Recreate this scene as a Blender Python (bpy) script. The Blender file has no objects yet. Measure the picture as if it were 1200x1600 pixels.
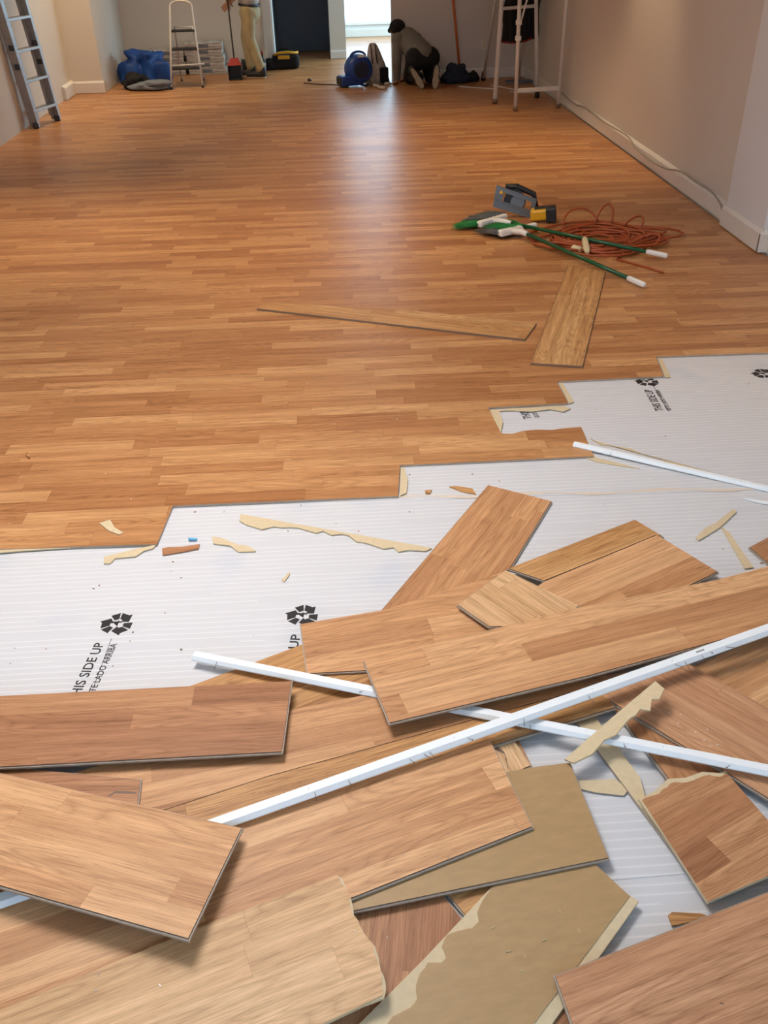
import bpy, bmesh, math, random
from mathutils import Vector as V, Matrix, noise
from mathutils.geometry import tessellate_polygon
random.seed(7)
S = bpy.context.scene
COL = S.collection

# ------------------------------------------------------------ camera, exposure, world, daylight
F, H = 1400.0, 1.8                     # focal length in pixels of the 1200x1600 frame, eye height
TH, YAW, ROLL = math.atan(925 / F), math.radians(3.05), math.atan(.026)
fw = V((math.sin(YAW) * math.cos(TH), math.cos(YAW) * math.cos(TH), -math.sin(TH)))
r0 = V((math.cos(YAW), -math.sin(YAW), 0)); u0 = r0.cross(fw)
rt = math.cos(ROLL) * r0 - math.sin(ROLL) * u0
up = math.sin(ROLL) * r0 + math.cos(ROLL) * u0
EYE = V((0, 0, H))
cd = bpy.data.cameras.new('camera'); cam = bpy.data.objects.new('camera', cd); COL.objects.link(cam)
cd.sensor_fit = 'VERTICAL'; cd.sensor_height = 24; cd.lens = F / 1600 * 24; cd.clip_start = .02; cd.clip_end = 200
cam.matrix_world = Matrix(((rt.x, up.x, -fw.x, 0), (rt.y, up.y, -fw.y, 0), (rt.z, up.z, -fw.z, H), (0, 0, 0, 1)))
S.camera = cam
S.view_settings.view_transform = 'Standard'; S.view_settings.look = 'None'
S.view_settings.gamma = 1; S.view_settings.use_curve_mapping = False
S.view_settings.exposure = 0.0

W = bpy.data.worlds.new('world'); S.world = W; W.use_nodes = True
W.node_tree.nodes['Background'].inputs[0].default_value = (.46, .70, 1.0, 1)
W.node_tree.nodes['Background'].inputs[1].default_value = 3.4

def area(name, loc, target, sx, sy, power, color):
    l = bpy.data.lights.new(name, 'AREA'); l.shape = 'RECTANGLE'; l.size = sx; l.size_y = sy; l.energy = power; l.color = color
    o = bpy.data.objects.new(name, l); COL.objects.link(o); o.location = loc
    o.rotation_euler = (V(target) - V(loc)).to_track_quat('-Z', 'Y').to_euler(); return o
# daylight through the shop window behind the viewer, and through the glazing of the far room; then an added side fill
area('daylight_far_window', (1.2, 18.55, 1.5), (1.1, 12, .4), 2.2, 1.9, 45, (.62, .88, 1))

area('added_far_room_fill', (3.45, 16.1, 1.5), (0, 16.1, .9), 2.9, 1.7, 130, (.55, .86, 1))  # fill light added at an unseen side opening to brighten the far room

def ray(px, py): return fw + (px - 600) / F * rt - (py - 800) / F * up
def at(px, py, z=0.0):
    d = ray(px, py); return EYE + d * ((z - H) / d.z)
def aty(px, py, Y):
    d = ray(px, py); return EYE + d * (Y / d.y)
def atx(px, py, X):
    d = ray(px, py); return EYE + d * (X / d.x)
def atplane(px, py, pl):
    if not isinstance(pl, (tuple, list)): return at(px, py, pl)
    a, b, c = [at(*q) for q in pl]; n = (b - a).cross(c - a); d = ray(px, py)
    return EYE + d * ((a - EYE).dot(n) / d.dot(n))

PANEL, SPOT = 20.0, 130.0              # ceiling panel glow, power of each warm downlight

# ------------------------------------------------------------ materials
def mat(name, col=(.8, .8, .8), rough=.5, metal=0.0, spec=.5, **k):
    m = bpy.data.materials.new(name); m.use_nodes = True; b = m.node_tree.nodes['Principled BSDF']
    b.inputs['Base Color'].default_value = (*col, 1); b.inputs['Roughness'].default_value = rough
    b.inputs['Metallic'].default_value = metal; b.inputs['Specular IOR Level'].default_value = spec
    for kk, v in k.items(): b.inputs[kk].default_value = v
    return m
class NT:
    def __init__(s, m): s.t = m.node_tree; s.b = s.t.nodes['Principled BSDF']
    def n(s, typ, ins={}, **props):
        x = s.t.nodes.new(typ)
        for k, v in props.items(): setattr(x, k, v)
        for k, v in ins.items(): s.set(x.inputs[k], v)
        return x
    def set(s, inp, v):
        if hasattr(v, 'is_linked') or isinstance(v, bpy.types.NodeSocket): s.t.links.new(v, inp)
        else: inp.default_value = v
    def m(s, op, a, b=0.0, c=0.0): return s.n('ShaderNodeMath', {0: a, 1: b, 2: c}, operation=op).outputs[0]
    def mix(s, f, a, b, bt='MIX'):
        x = s.n('ShaderNodeMix', data_type='RGBA', blend_type=bt)
        s.set(x.inputs[0], f); s.set(x.inputs[6], a); s.set(x.inputs[7], b); return x.outputs[2]
    def xyz(s, a, b, c): return s.n('ShaderNodeCombineXYZ', {0: a, 1: b, 2: c}).outputs[0]
    def noise(s, vec, scale=1, detail=2, rough=.5):
        return s.n('ShaderNodeTexNoise', {'Vector': vec, 'Scale': scale, 'Detail': detail, 'Roughness': rough}).outputs['Fac']
    def bump(s, h, strength=.3, dist=.001):
        s.t.links.new(s.n('ShaderNodeBump', {'Height': h, 'Strength': strength, 'Distance': dist}).outputs[0], s.b.inputs['Normal'])
def noisy(name, col, amt=.12, scale=8, rough=.6, bump=0, stretch=(1, 1, 1), **k):
    m = mat(name, col, rough, **k); t = NT(m)
    co = t.n('ShaderNodeTexCoord').outputs['Object']
    mp = t.n('ShaderNodeMapping', {'Vector': co, 'Scale': stretch}).outputs[0]
    f = t.noise(mp, scale, 4, .6)
    a = [max(0, c * (1 - amt * 2)) for c in col] + [1]; b = [min(1, c * (1 + amt * 2)) for c in col] + [1]
    t.set(t.b.inputs['Base Color'], t.mix(f, a, b))
    if bump: t.bump(f, bump, .004)
    return m
def wood(name, c1, c2, c3, rough=.38, sw=.0757, L=.46, grain=1.0, spec=.5, seam=.35):
    """three-strip laminate: c1..c3 are the tones of its strips; x runs along the board"""
    m = mat(name, c2, rough, spec=spec); t = NT(m)
    co = t.n('ShaderNodeTexCoord').outputs['Object']; sp = t.n('ShaderNodeSeparateXYZ', {0: co})
    rnd = t.n('ShaderNodeObjectInfo').outputs['Random']
    x = t.m('ADD', sp.outputs[0], t.m('MULTIPLY', rnd, 23.0)); y = sp.outputs[1]
    si = t.m('FLOOR', t.m('DIVIDE', y, sw)); fy = t.m('FRACT', t.m('DIVIDE', y, sw))
    r1 = t.n('ShaderNodeTexWhiteNoise', {'W': t.m('ADD', si, t.m('MULTIPLY', rnd, 91.0))}, noise_dimensions='1D').outputs[0]
    xs = t.m('ADD', t.m('DIVIDE', x, L), t.m('MULTIPLY', r1, 7.31)); ci = t.m('FLOOR', xs); fx = t.m('FRACT', xs)
    c = t.n('ShaderNodeTexWhiteNoise', {'Vector': t.xyz(si, ci, rnd)}, noise_dimensions='3D').outputs[0]
    rp = t.n('ShaderNodeValToRGB', {0: c}); e = rp.color_ramp.elements
    e[0].position = 0; e[0].color = (*c1, 1); e[1].position = 1; e[1].color = (*c3, 1)
    q = e.new(.5); q.color = (*c2, 1)
    off = t.m('MULTIPLY', c, 40.0)
    fine = t.noise(t.xyz(t.m('MULTIPLY', x, 9.0), t.m('MULTIPLY', y, 330.0), off), 1, 3, .65)
    mid = t.noise(t.xyz(t.m('MULTIPLY', x, 2.2), t.m('MULTIPLY', y, 45.0), t.m('ADD', off, 9.0)), 1, 3, .55)
    ring = t.noise(t.xyz(t.m('MULTIPLY', x, 1.5), t.m('MULTIPLY', y, 13.0), t.m('ADD', off, 21.0)), 1, 1, .4)
    cath = t.m('POWER', t.m('ABSOLUTE', t.m('SINE', t.m('MULTIPLY', ring, 52.0))), .55)
    pore = t.n('ShaderNodeMapRange', {0: t.noise(t.xyz(t.m('MULTIPLY', x, 26.0), t.m('MULTIPLY', y, 620.0), off), 1, 1, .4), 1: .60, 2: .70, 3: 0.0, 4: 1.0}).outputs[0]
    sel = t.m('GREATER_THAN', t.m('FRACT', t.m('MULTIPLY', c, 7.7)), .35)          # plain sawn and quarter sawn strips
    sh = t.m('ADD', t.m('MULTIPLY', t.m('SUBTRACT', fine, .5), .95 * grain), t.m('MULTIPLY', t.m('SUBTRACT', mid, .5), .9 * grain))
    sh = t.m('ADD', sh, t.m('MULTIPLY', t.m('MULTIPLY', t.m('SUBTRACT', cath, .75), sel), .26 * grain))
    sh = t.m('SUBTRACT', sh, t.m('MULTIPLY', pore, .20 * grain))
    k = t.m('ADD', 1.0, sh)
    # fine joints between strips
    jl = t.m('MAXIMUM', t.m('LESS_THAN', fy, .012), t.m('LESS_THAN', fx, .0022))
    k = t.m('MULTIPLY', k, t.m('SUBTRACT', 1.0, t.m('MULTIPLY', jl, seam)))
    col = t.mix(1.0, rp.outputs[0], t.n('ShaderNodeCombineColor', {0: k, 1: t.m('POWER', t.m('MAXIMUM', k, .01), 1.25), 2: t.m('POWER', t.m('MAXIMUM', k, .01), 1.5)}).outputs[0], 'MULTIPLY')
    t.set(t.b.inputs['Base Color'], col)
    t.set(t.b.inputs['Roughness'], t.m('ADD', rough - .05, t.m('MULTIPLY', fine, .12)))
    t.bump(fine, .12, .0006)
    return m

M = {}
M['floor'] = wood('laid_laminate', (.385, .165, .060), (.475, .225, .088), (.575, .305, .128), rough=.36, spec=.5, L=.52, grain=1.0)
M['woodA'] = wood('laminate_tan', (.48, .235, .105), (.58, .305, .140), (.67, .385, .19), rough=.48, grain=.9, L=.85, spec=.35, seam=.15)
M['woodB'] = wood('laminate_red', (.33, .145, .065), (.42, .195, .090), (.51, .265, .125), rough=.46, L=.8, spec=.35, seam=.15)
M['woodC'] = wood('laminate_pale', (.58, .345, .165), (.65, .40, .20), (.70, .45, .24), rough=.5, grain=.9, L=.85, spec=.35, seam=.15)
M['woodD'] = wood('laminate_rosy', (.45, .220, .112), (.51, .26, .135), (.57, .315, .17), rough=.48, L=.9, spec=.35, seam=.15)
M['woodE'] = wood('laminate_honey', (.44, .220, .080), (.51, .265, .10), (.56, .32, .135), rough=.46, grain=1.2, L=.8, spec=.35, seam=.15)
M['back'] = noisy('board_backing', (.42, .27, .12), .10, 16, .5, stretch=(1, 3, 1))
M['core'] = noisy('fibreboard_core', (.66, .54, .34), .07, 60, .8)
M['edge'] = noisy('board_edge', (.40, .33, .26), .12, 60, .6)
M['rim'] = mat('board_rim', (.20, .13, .09), .6)
M['trimwhite'] = noisy('trim_paint', (.88, .94, .97), .02, 20, .5)
M['nail'] = mat('nail_steel', (.28, .26, .25), .35, 1)
M['wall'] = noisy('wall_paint', (.68, .64, .58), .02, 1.2, .75)
M['wallw'] = noisy('white_and_daylit_wall', (.74, .76, .78), .02, 2, .7)
M['base'] = noisy('baseboard_paint', (.76, .74, .70), .03, 6, .5)
M['ceil'] = mat('ceiling_paint', (.8, .78, .74), .8)
M['sub'] = noisy('subfloor', (.30, .29, .27), .15, 5, .9)
M['ink'] = mat('black_ink', (.012, .012, .014), .5)
M['alu'] = noisy('aluminium', (.40, .42, .44), .18, 12, .45, metal=.6)
M['black'] = mat('black_plastic', (.018, .018, .02), .5)
M['blackcloth'] = noisy('black_cloth', (.008, .008, .010), .2, 30, .9, bump=.4)
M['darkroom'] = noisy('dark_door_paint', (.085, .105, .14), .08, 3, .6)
M['white'] = noisy('white_enamel', (.72, .70, .66), .05, 10, .4)
M['blue'] = mat('blue_plastic', (.012, .06, .30), .38)
M['tarp'] = noisy('blue_tarp', (.005, .060, .30), .3, 8, .6, bump=.3)
M['greycloth'] = noisy('grey_cloth', (.17, .19, .23), .15, 14, .9, bump=.4)
M['navy'] = noisy('navy_cloth', (.018, .024, .045), .2, 14, .9, bump=.4)
M['khaki'] = noisy('khaki_cloth', (.42, .34, .19), .25, 12, .85, bump=1.0, stretch=(1, 1, .5))
M['shirt'] = noisy('pale_grey_cloth', (.50, .48, .45), .08, 12, .9)
M['jacket'] = noisy('grey_jacket_cloth', (.17, .155, .13), .12, 12, .9, bump=.4)
M['skin'] = mat('skin', (.42, .20, .12), .5)
M['hair'] = mat('dark_hair', (.02, .014, .01), .7)
M['sole'] = noisy('pale_rubber', (.40, .34, .24), .15, 20, .7)
M['red'] = mat('red_plastic', (.40, .022, .012), .6)
M['yellow'] = mat('yellow_plastic', (.75, .40, .01), .42)
M['green'] = noisy('green_handle_paint', (.008, .085, .03), .1, 6, .28)
M['bristle'] = noisy('green_bristles', (.02, .30, .07), .25, 20, .55)
M['bristleg'] = noisy('grey_bristles', (.15, .16, .15), .2, 20, .6)
M['wplastic'] = mat('white_plastic', (.80, .80, .77), .35)
M['cord'] = noisy('orange_cable', (.36, .075, .02), .15, 20, .42)
M['cream'] = mat('cream_rubber', (.72, .62, .38), .5)
M['steel'] = noisy('grey_steel', (.16, .18, .20), .08, 12, .4, metal=.2)
M['orange'] = mat('orange_pole_paint', (.62, .17, .05), .5)
M['canvas'] = noisy('spattered_canvas', (.52, .47, .39), .35, 22, .9)
M['lamp'] = mat('lamp_glow', (1, .8, .5), .5); M['lamp'].node_tree.nodes['Principled BSDF'].inputs['Emission Color'].default_value = (1, .74, .42, 1)
M['lamp'].node_tree.nodes['Principled BSDF'].inputs['Emission Strength'].default_value = 12
M['glass'] = mat('window_glass', (1, 1, 1), .02, **{'Transmission Weight': 1.0, 'IOR': 1.02})
M['bluebit'] = mat('blue_plastic_bit', (.15, .5, .75), .4)
m = mat('carton_print', (.5, .49, .47), .6); t = NT(m); M['carton'] = m
co = t.n('ShaderNodeTexCoord').outputs['Object']
f = t.noise(t.n('ShaderNodeMapping', {'Vector': co, 'Scale': (3, 3, 26)}).outputs[0], 2, 4, .6)
rp = t.n('ShaderNodeValToRGB', {0: f}); rp.color_ramp.elements[0].position = .38; rp.color_ramp.elements[0].color = (.30, .26, .23, 1)
rp.color_ramp.elements[1].position = .56; rp.color_ramp.elements[1].color = (.58, .57, .55, 1); t.set(t.b.inputs['Base Color'], rp.outputs[0])
# white foam underlay: ribs across the roll, faint blue grey blotches
m = mat('foam_underlay', (.83, .83, .84), .45, spec=.35); t = NT(m); M['foam'] = m
co = t.n('ShaderNodeTexCoord').outputs['Object']; sp = t.n('ShaderNodeSeparateXYZ', {0: co})
wob = t.noise(co, 2.5, 2); yy = t.m('ADD', sp.outputs[1], t.m('MULTIPLY', wob, .012))
rib = t.m('POWER', t.m('ABSOLUTE', t.m('SINE', t.m('MULTIPLY', yy, math.pi / .024))), 14.0)
rib = t.m('MULTIPLY', rib, t.m('GREATER_THAN', t.noise(t.xyz(t.m('MULTIPLY', sp.outputs[0], 2.0), t.m('MULTIPLY', yy, 30.0), 0.0), 1, 2), .40))
bl = t.n('ShaderNodeMapRange', {0: t.noise(co, 3.3, 1), 1: .60, 2: .74, 3: 0.0, 4: .35}).outputs[0]
c = t.mix(bl, (.64, .65, .665, 1), (.46, .52, .62, 1)); c = t.mix(t.m('MULTIPLY', rib, .40), c, (.90, .90, .90, 1))
t.set(t.b.inputs['Base Color'], c); t.bump(t.m('ADD', rib, t.noise(co, 9, 2)), .25, .002)

# ------------------------------------------------------------ mesh helpers
def tag(o, label=None, cat=None, group=None, kind=None):
    if label: o['label'] = label
    if cat: o['category'] = cat
    if group: o['group'] = group
    if kind: o['kind'] = kind
    return o
def empty(name, loc, label, cat, group=None):
    o = bpy.data.objects.new(name, None); COL.objects.link(o); o.location = loc; o.empty_display_size = .05
    return tag(o, label, cat, group)
class MB:
    def __init__(s): s.b = bmesh.new()
    def frame(s, d):
        d = d.normalized(); a = V((0, 0, 1)) if abs(d.z) < .9 else V((1, 0, 0))
        x = d.cross(a).normalized(); return x, d.cross(x).normalized()
    def box(s, c, size, R=None, mi=0, bev=0):
        R = R or Matrix.Identity(3); c = V(c); vs = []
        for i in (-1, 1):
            for j in (-1, 1):
                for k in (-1, 1): vs.append(s.b.verts.new(c + R @ V((i * size[0] / 2, j * size[1] / 2, k * size[2] / 2))))
        fs = []
        for q in ((0, 1, 3, 2), (4, 6, 7, 5), (0, 4, 5, 1), (2, 3, 7, 6), (0, 2, 6, 4), (1, 5, 7, 3)):
            f = s.b.faces.new([vs[i] for i in q]); f.material_index = mi; fs.append(f)
        if bev:
            es = list({e for f in fs for e in f.edges}); bmesh.ops.bevel(s.b, geom=es, offset=bev, segments=2, affect='EDGES', profile=.5)
        return s
    def box2(s, a, b, mi=0, bev=0):
        a, b = V(a), V(b); return s.box((a + b) / 2, b - a, None, mi, bev)
    def tube(s, pts, r, n=8, mi=0, cap=True):
        pts = [V(p) for p in pts]; N = len(pts); rs = r if isinstance(r, (list, tuple)) else [r] * N; rings = []
        X = None
        for i, p in enumerate(pts):
            d = (pts[min(i + 1, N - 1)] - pts[max(i - 1, 0)])
            if d.length < 1e-9: d = V((0, 0, 1))
            d.normalize()
            if X is None: X, _ = s.frame(d)
            X = (X - d * X.dot(d)); X = X.normalized() if X.length > 1e-6 else s.frame(d)[0]
            Y = d.cross(X)
            rings.append([s.b.verts.new(p + (X * math.cos(2 * math.pi * k / n) + Y * math.sin(2 * math.pi * k / n)) * rs[i]) for k in range(n)])
        for a, b in zip(rings, rings[1:]):
            for k in range(n):
                f = s.b.faces.new((a[k], a[(k + 1) % n], b[(k + 1) % n], b[k])); f.smooth = True; f.material_index = mi
        if cap:
            for rr in (rings[0][::-1], rings[-1]): s.b.faces.new(rr).material_index = mi
        return s
    def prism(s, bot, top, mi_top=0, mi_side=1, mi_bot=2):
        a = [s.b.verts.new(p) for p in bot]; b = [s.b.verts.new(p) for p in top]; n = len(a)
        if n <= 4: s.b.faces.new(a[::-1]).material_index = mi_bot; s.b.faces.new(b).material_index = mi_top
        else:
            for tri in tessellate_polygon([[V(p) for p in top]]):
                for vs, mi in ((b, mi_top), (a, mi_bot)):
                    try: s.b.faces.new([vs[i] for i in tri]).material_index = mi
                    except ValueError: pass
        for i in range(n): s.b.faces.new((a[i], a[(i + 1) % n], b[(i + 1) % n], b[i])).material_index = mi_side
        return s
    def sphere(s, c, r, sc=(1, 1, 1), R=None, seg=16, mi=0):
        mx = Matrix.Translation(V(c)) @ ((R or Matrix.Identity(3)).to_4x4()) @ Matrix.Diagonal((*[r * k for k in sc], 1))
        q = bmesh.ops.create_uvsphere(s.b, u_segments=seg, v_segments=max(6, seg // 2), radius=1, matrix=mx)
        for v in q['verts']:
            for f in v.link_faces: f.smooth = True; f.material_index = mi
        return s
    def cone(s, a, b, ra, rb, n=14):
        s.tube([a, b], [ra, rb], n); s.sphere(a, ra, seg=n); s.sphere(b, rb, seg=n); return s
    def build(s, name, mats, parent=None, world=None, smooth=None):
        bmesh.ops.recalc_face_normals(s.b, faces=s.b.faces)
        me = bpy.data.meshes.new(name)
        if smooth is not None:
            for f in s.b.faces: f.smooth = smooth
        o = bpy.data.objects.new(name, me)
        base = world if world is not None else None
        if parent is not None:
            ch = parent.matrix_basis.copy(); q_ = parent.parent
            while q_: ch = q_.matrix_basis @ ch; q_ = q_.parent
            s.b.transform(ch.inverted()); o.parent = parent
        elif base is not None:
            s.b.transform(base.inverted()); o.matrix_basis = base
        s.b.to_mesh(me); s.b.free()
        for m in (mats if isinstance(mats, (list, tuple)) else [mats]): me.materials.append(m)
        COL.objects.link(o); return o
def bake(o, mods):
    """apply modifiers"""
    for typ, kw in mods:
        md = o.modifiers.new('m', typ)
        for k, v in kw.items(): setattr(md, k, v)
    bpy.context.view_layer.update(); dg = bpy.context.evaluated_depsgraph_get()
    me = bpy.data.meshes.new_from_object(o.evaluated_get(dg)); mats = [m for m in o.data.materials]
    o.modifiers.clear(); o.data = me
    if not me.materials:
        for m in mats: me.materials.append(m)
    return o
def rotz(a): return Matrix.Rotation(a, 3, 'Z')
def dirR(x, zhint=(0, 0, 1)):
    x = V(x).normalized(); y = V(zhint).cross(x).normalized(); z = x.cross(y); return Matrix((x, y, z)).transposed()

# ------------------------------------------------------------ the room
XL, XR, CZ, U = -3.21, 2.74, 2.9, -.010
def wallbox(name, a, b, m='wall', mi=0):
    o = MB().box2(a, b).build(name, M[m]); o['kind'] = 'structure'; return o
FR = Matrix.Translation((-.2, 2.833, 0)) @ Matrix.Rotation(-.015, 4, 'Z')      # rows of the laid floor
q = [at(0, 858), at(245, 850), at(270, 790), at(622, 775), at(625, 727), at(928, 713), at(908, 667), at(880, 669), at(862, 672), at(838, 671), at(818, 673), at(800, 678), at(783, 677),
     at(772, 655), at(763, 637), at(888, 630), at(870, 596), at(1037, 588), at(1025, 557), at(1200, 551)]
poly = [V((XL - .02, q[0].y + .04, 0))] + q + [V((2.716, q[-1].y - .02, 0)), V((2.716, 13.12, 0)), V((3.5, 13.2, 0)), V((3.5, 18.8, 0)), V((XL - .02, 18.8, 0))]
mb = MB(); mb.prism([p + V((0, 0, -.0098)) for p in poly], poly)
o = mb.build('floor', [M['floor'], M['edge'], M['back']], world=FR); o['kind'] = 'structure'
wallbox('floor', (-3.6, -1.7, -.10), (3.7, 19.2, -.014), 'sub')
wallbox('ceiling', (-3.6, -1.7, CZ), (3.7, 19.2, CZ + .1), 'ceil')
wallbox('wall_left', (XL - .15, -1.7, -.014), (XL, 12.95, CZ))
wallbox('wall_left', (XL - .15, 12.95, -.014), (-2.80, 14.8, CZ))
wallbox('wall_back', (-2.80, 14.8, -.014), (-.66, 14.98, CZ))
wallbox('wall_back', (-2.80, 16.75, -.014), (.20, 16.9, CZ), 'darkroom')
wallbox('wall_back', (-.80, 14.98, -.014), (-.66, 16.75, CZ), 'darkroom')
wallbox('wall_back', (.185, 15.66, -.014), (.43, 18.7, CZ))
wallbox('wall_back', (.962, 13.12, -.014), (3.6, 13.27, CZ))
wallbox('wall_right', (XR, -1.7, -.014), (XR + .15, 13.12, CZ))
for a_, b_ in (((3.5, 13.27, -.014), (3.65, 18.7, .6)), ((3.5, 13.27, 2.4), (3.65, 18.7, CZ)), ((3.5, 13.27, .6), (3.65, 14.6, 2.4)), ((3.5, 17.6, .6), (3.65, 18.7, 2.4))): wallbox('wall_right', a_, b_, 'wallw')  # unseen side wall, its opening added for the far room's fill light
wallbox('wall_right', (2.695, 5.44, -.014), (XR, 6.03, CZ), 'wallw')  # column takes the paler bluish wall colour to imitate daylight falling on it
# wall with the shop window behind the viewer
wallbox('wall_front', (-3.3, -1.75, -.014), (2.8, -1.62, .85)); wallbox('wall_front', (-3.3, -1.75, 2.45), (2.8, -1.62, CZ))
wallbox('wall_front', (-3.3, -1.75, .85), (-1.7, -1.62, 2.45)); wallbox('wall_front', (1.7, -1.75, .85), (2.8, -1.62, 2.45))
mb = MB()
for x in (-1.67, 0, 1.67): mb.box2((x - .03, -1.72, .85), (x + .03, -1.65, 2.45))
for z in (.88, 2.42): mb.box2((-1.7, -1.72, z - .03), (1.7, -1.65, z + .03))
w = mb.build('window_1', M['white']); w['kind'] = 'structure'
# glazing of the bright far room
wallbox('wall_far', (.43, 18.7, -.014), (3.6, 18.85, .20), 'wallw'); wallbox('wall_far', (.43, 18.7, 2.6), (3.6, 18.85, CZ), 'wallw')
w = MB(); w.box2((.43, 18.66, .20), (3.5, 18.84, .235)); w.box2((.43, 18.72, .235), (.48, 18.8, 2.6)); w.box2((3.4, 18.72, .235), (3.5, 18.8, 2.6)); w.box2((.43, 18.72, 2.5), (3.5, 18.8, 2.6)); w.box2((1.95, 18.72, .235), (2.03, 18.8, 2.5))
w = w.build('window_2', M['wplastic']); w['kind'] = 'structure'
g = MB().box2((.48, 18.755, .235), (3.4, 18.765, 2.5)).build('pane', M['glass'], w)
# dark door in the side opening
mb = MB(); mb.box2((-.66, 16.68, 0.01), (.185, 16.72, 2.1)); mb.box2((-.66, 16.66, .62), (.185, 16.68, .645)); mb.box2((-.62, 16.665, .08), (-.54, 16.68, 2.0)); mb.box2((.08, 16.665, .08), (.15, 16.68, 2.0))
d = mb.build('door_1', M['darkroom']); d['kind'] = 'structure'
MB().tube([(.10, 16.66, .98), (.10, 16.60, .98), (.02, 16.60, .98)], .011).build('door_handle', M['alu'], d)
mb = MB(); mb.box2((-.78, 14.765, 0), (-.66, 14.80, 2.15)); mb.box2((-.66, 14.79, 0), (-.64, 15.1, 2.15)); o = mb.build('trim_1', M['base']); o['kind'] = 'structure'
# baseboards
def bboard(name, a, b, nrm, z0=.010, z1=.14, t=.018):
    a, b, n = V((*a, 0)), V((*b, 0)), V((*nrm, 0)); mb = MB(); pr = [(0, z0), (t, z0), (t, z1 - .022), (t * .55, z1 - .008), (t * .3, z1), (0, z1)]
    A = [a + n * u + V((0, 0, z)) for u, z in pr]; B = [b + n * u + V((0, 0, z)) for u, z in pr]; mb.prism(A, B, 0, 0, 0)
    o = mb.build(name, M['base']); o['kind'] = 'structure'; return o
bboard('baseboard_right', (XR, 6.03), (XR, 10.35), (-1, 0), .012, .135, .022)
bboard('baseboard_right', (XR, 10.35), (XR, 13.11), (-1, 0), .008, .12, .012)
bboard('baseboard_right', (2.695, 5.428), (2.695, 6.05), (-1, 0), .008, .14, .02)
bboard('baseboard_right', (2.675, 5.44), (XR, 5.44), (0, -1), .008, .14, .02)
bboard('baseboard_right', (XR, -1.5), (XR, 5.42), (-1, 0), .010, .135, .02)
bboard('baseboard_back', (.962, 13.12), (2.73, 13.12), (0, -1), .004, .125, .018)
bboard('baseboard_back', (-2.79, 14.8), (-.78, 14.8), (0, -1), .004, .125)
bboard('baseboard_back', (.185, 15.66), (.43, 15.66), (0, -1), .004, .12, .016)
bboard('baseboard_left', (XL, 12.95), (-2.79, 12.95), (0, -1), .006, .145, .02)
bboard('baseboard_left', (XL, 12.42), (XL, 12.95), (1, 0), .006, .16, .045)
bboard('baseboard_left', (XL, 8.2), (XL, 9.1), (1, 0), .006, .05, .012)
bboard('baseboard_far', (.43, 18.7), (3.5, 18.7), (0, -1), .004, .14)
# recessed ceiling lamps
LAMPS = [(-2.9, 10.1, .9, 75), (-2.9, 12.2, .9, 70), (2.42, 8.2, 1.0, 62), (2.35, 4.2, .3, 70), (-.2, 6.4, 1.5, 95), (-2.5, 6.6, 1.0, 70), (.9, 9.4, 1.5, 90), (-1.7, 12.4, 1.1, 130)]
lr = empty('recessed_ceiling_lamp', (0, 0, 0), '', ''); bpy.data.objects.remove(lr)
wh = ['above the aluminium ladder', 'above the corner with the blue tarp', 'above the bare right wall', 'above the near right wall beside the window', 'above the middle of the room',
      'above the near left wall', 'above the scaffold end of the room', 'above the stacked cartons']
for (x, y, pw, SA), ww in zip(LAMPS, wh):
    o = empty('recessed_ceiling_lamp', (x, y, CZ), 'round white recessed ceiling lamp with warm glow ' + ww, 'ceiling lamp', 'recessed lamps in the ceiling')
    mb = MB(); P = 20
    mb.tube([(x, y, CZ - .001), (x, y, CZ - .012)], .085, P); mb.build('lamp_rim', M['wplastic'], o)
    MB().tube([(x, y, CZ - .012), (x, y, CZ - .015)], .062, P).build('bulb_face', M['lamp'], o)
    l = bpy.data.lights.new('lamp_light', 'SPOT'); l.energy = SPOT * pw; l.color = (1, .73, .43); l.spot_size = math.radians(SA); l.spot_blend = .8; l.shadow_soft_size = .06
    lo = bpy.data.objects.new('lamp_light', l); COL.objects.link(lo); lo.location = (x, y, CZ - .03)
# cool ceiling panel over the heap of boards
PX, PY = -.7, 2.75
o = empty('ceiling_light_panel', (PX, PY, CZ), 'square cool white light panel on the ceiling above the white underlay', 'ceiling light')
MB().box((PX, PY, CZ - .02), (1.26, 1.26, .038), None, 0, .004).build('panel_frame', M['wplastic'], o)
M['panel'] = mat('panel_glow', (1, 1, 1), .5, **{'Emission Color': (1, .95, .93, 1), 'Emission Strength': PANEL}); MB().box((PX, PY, CZ - .042), (1.18, 1.18, .004)).build('diffuser', M['panel'], o)
# outlet
oc = aty(756, 69, 13.12)
o = empty('wall_outlet', (oc.x, 13.12, oc.z), 'small beige power outlet plate on the back wall beside the orange pole', 'outlet')
MB().box((oc.x, 13.1165, oc.z), (.075, .006, .12), None, 0, .002).build('cover_plate', M['base'], o)
for dz in (-.028, .028): MB().box((oc.x, 13.1125, oc.z + dz), (.034, .004, .03), None, 0, .001).build('socket', M['cream'], o)

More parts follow.
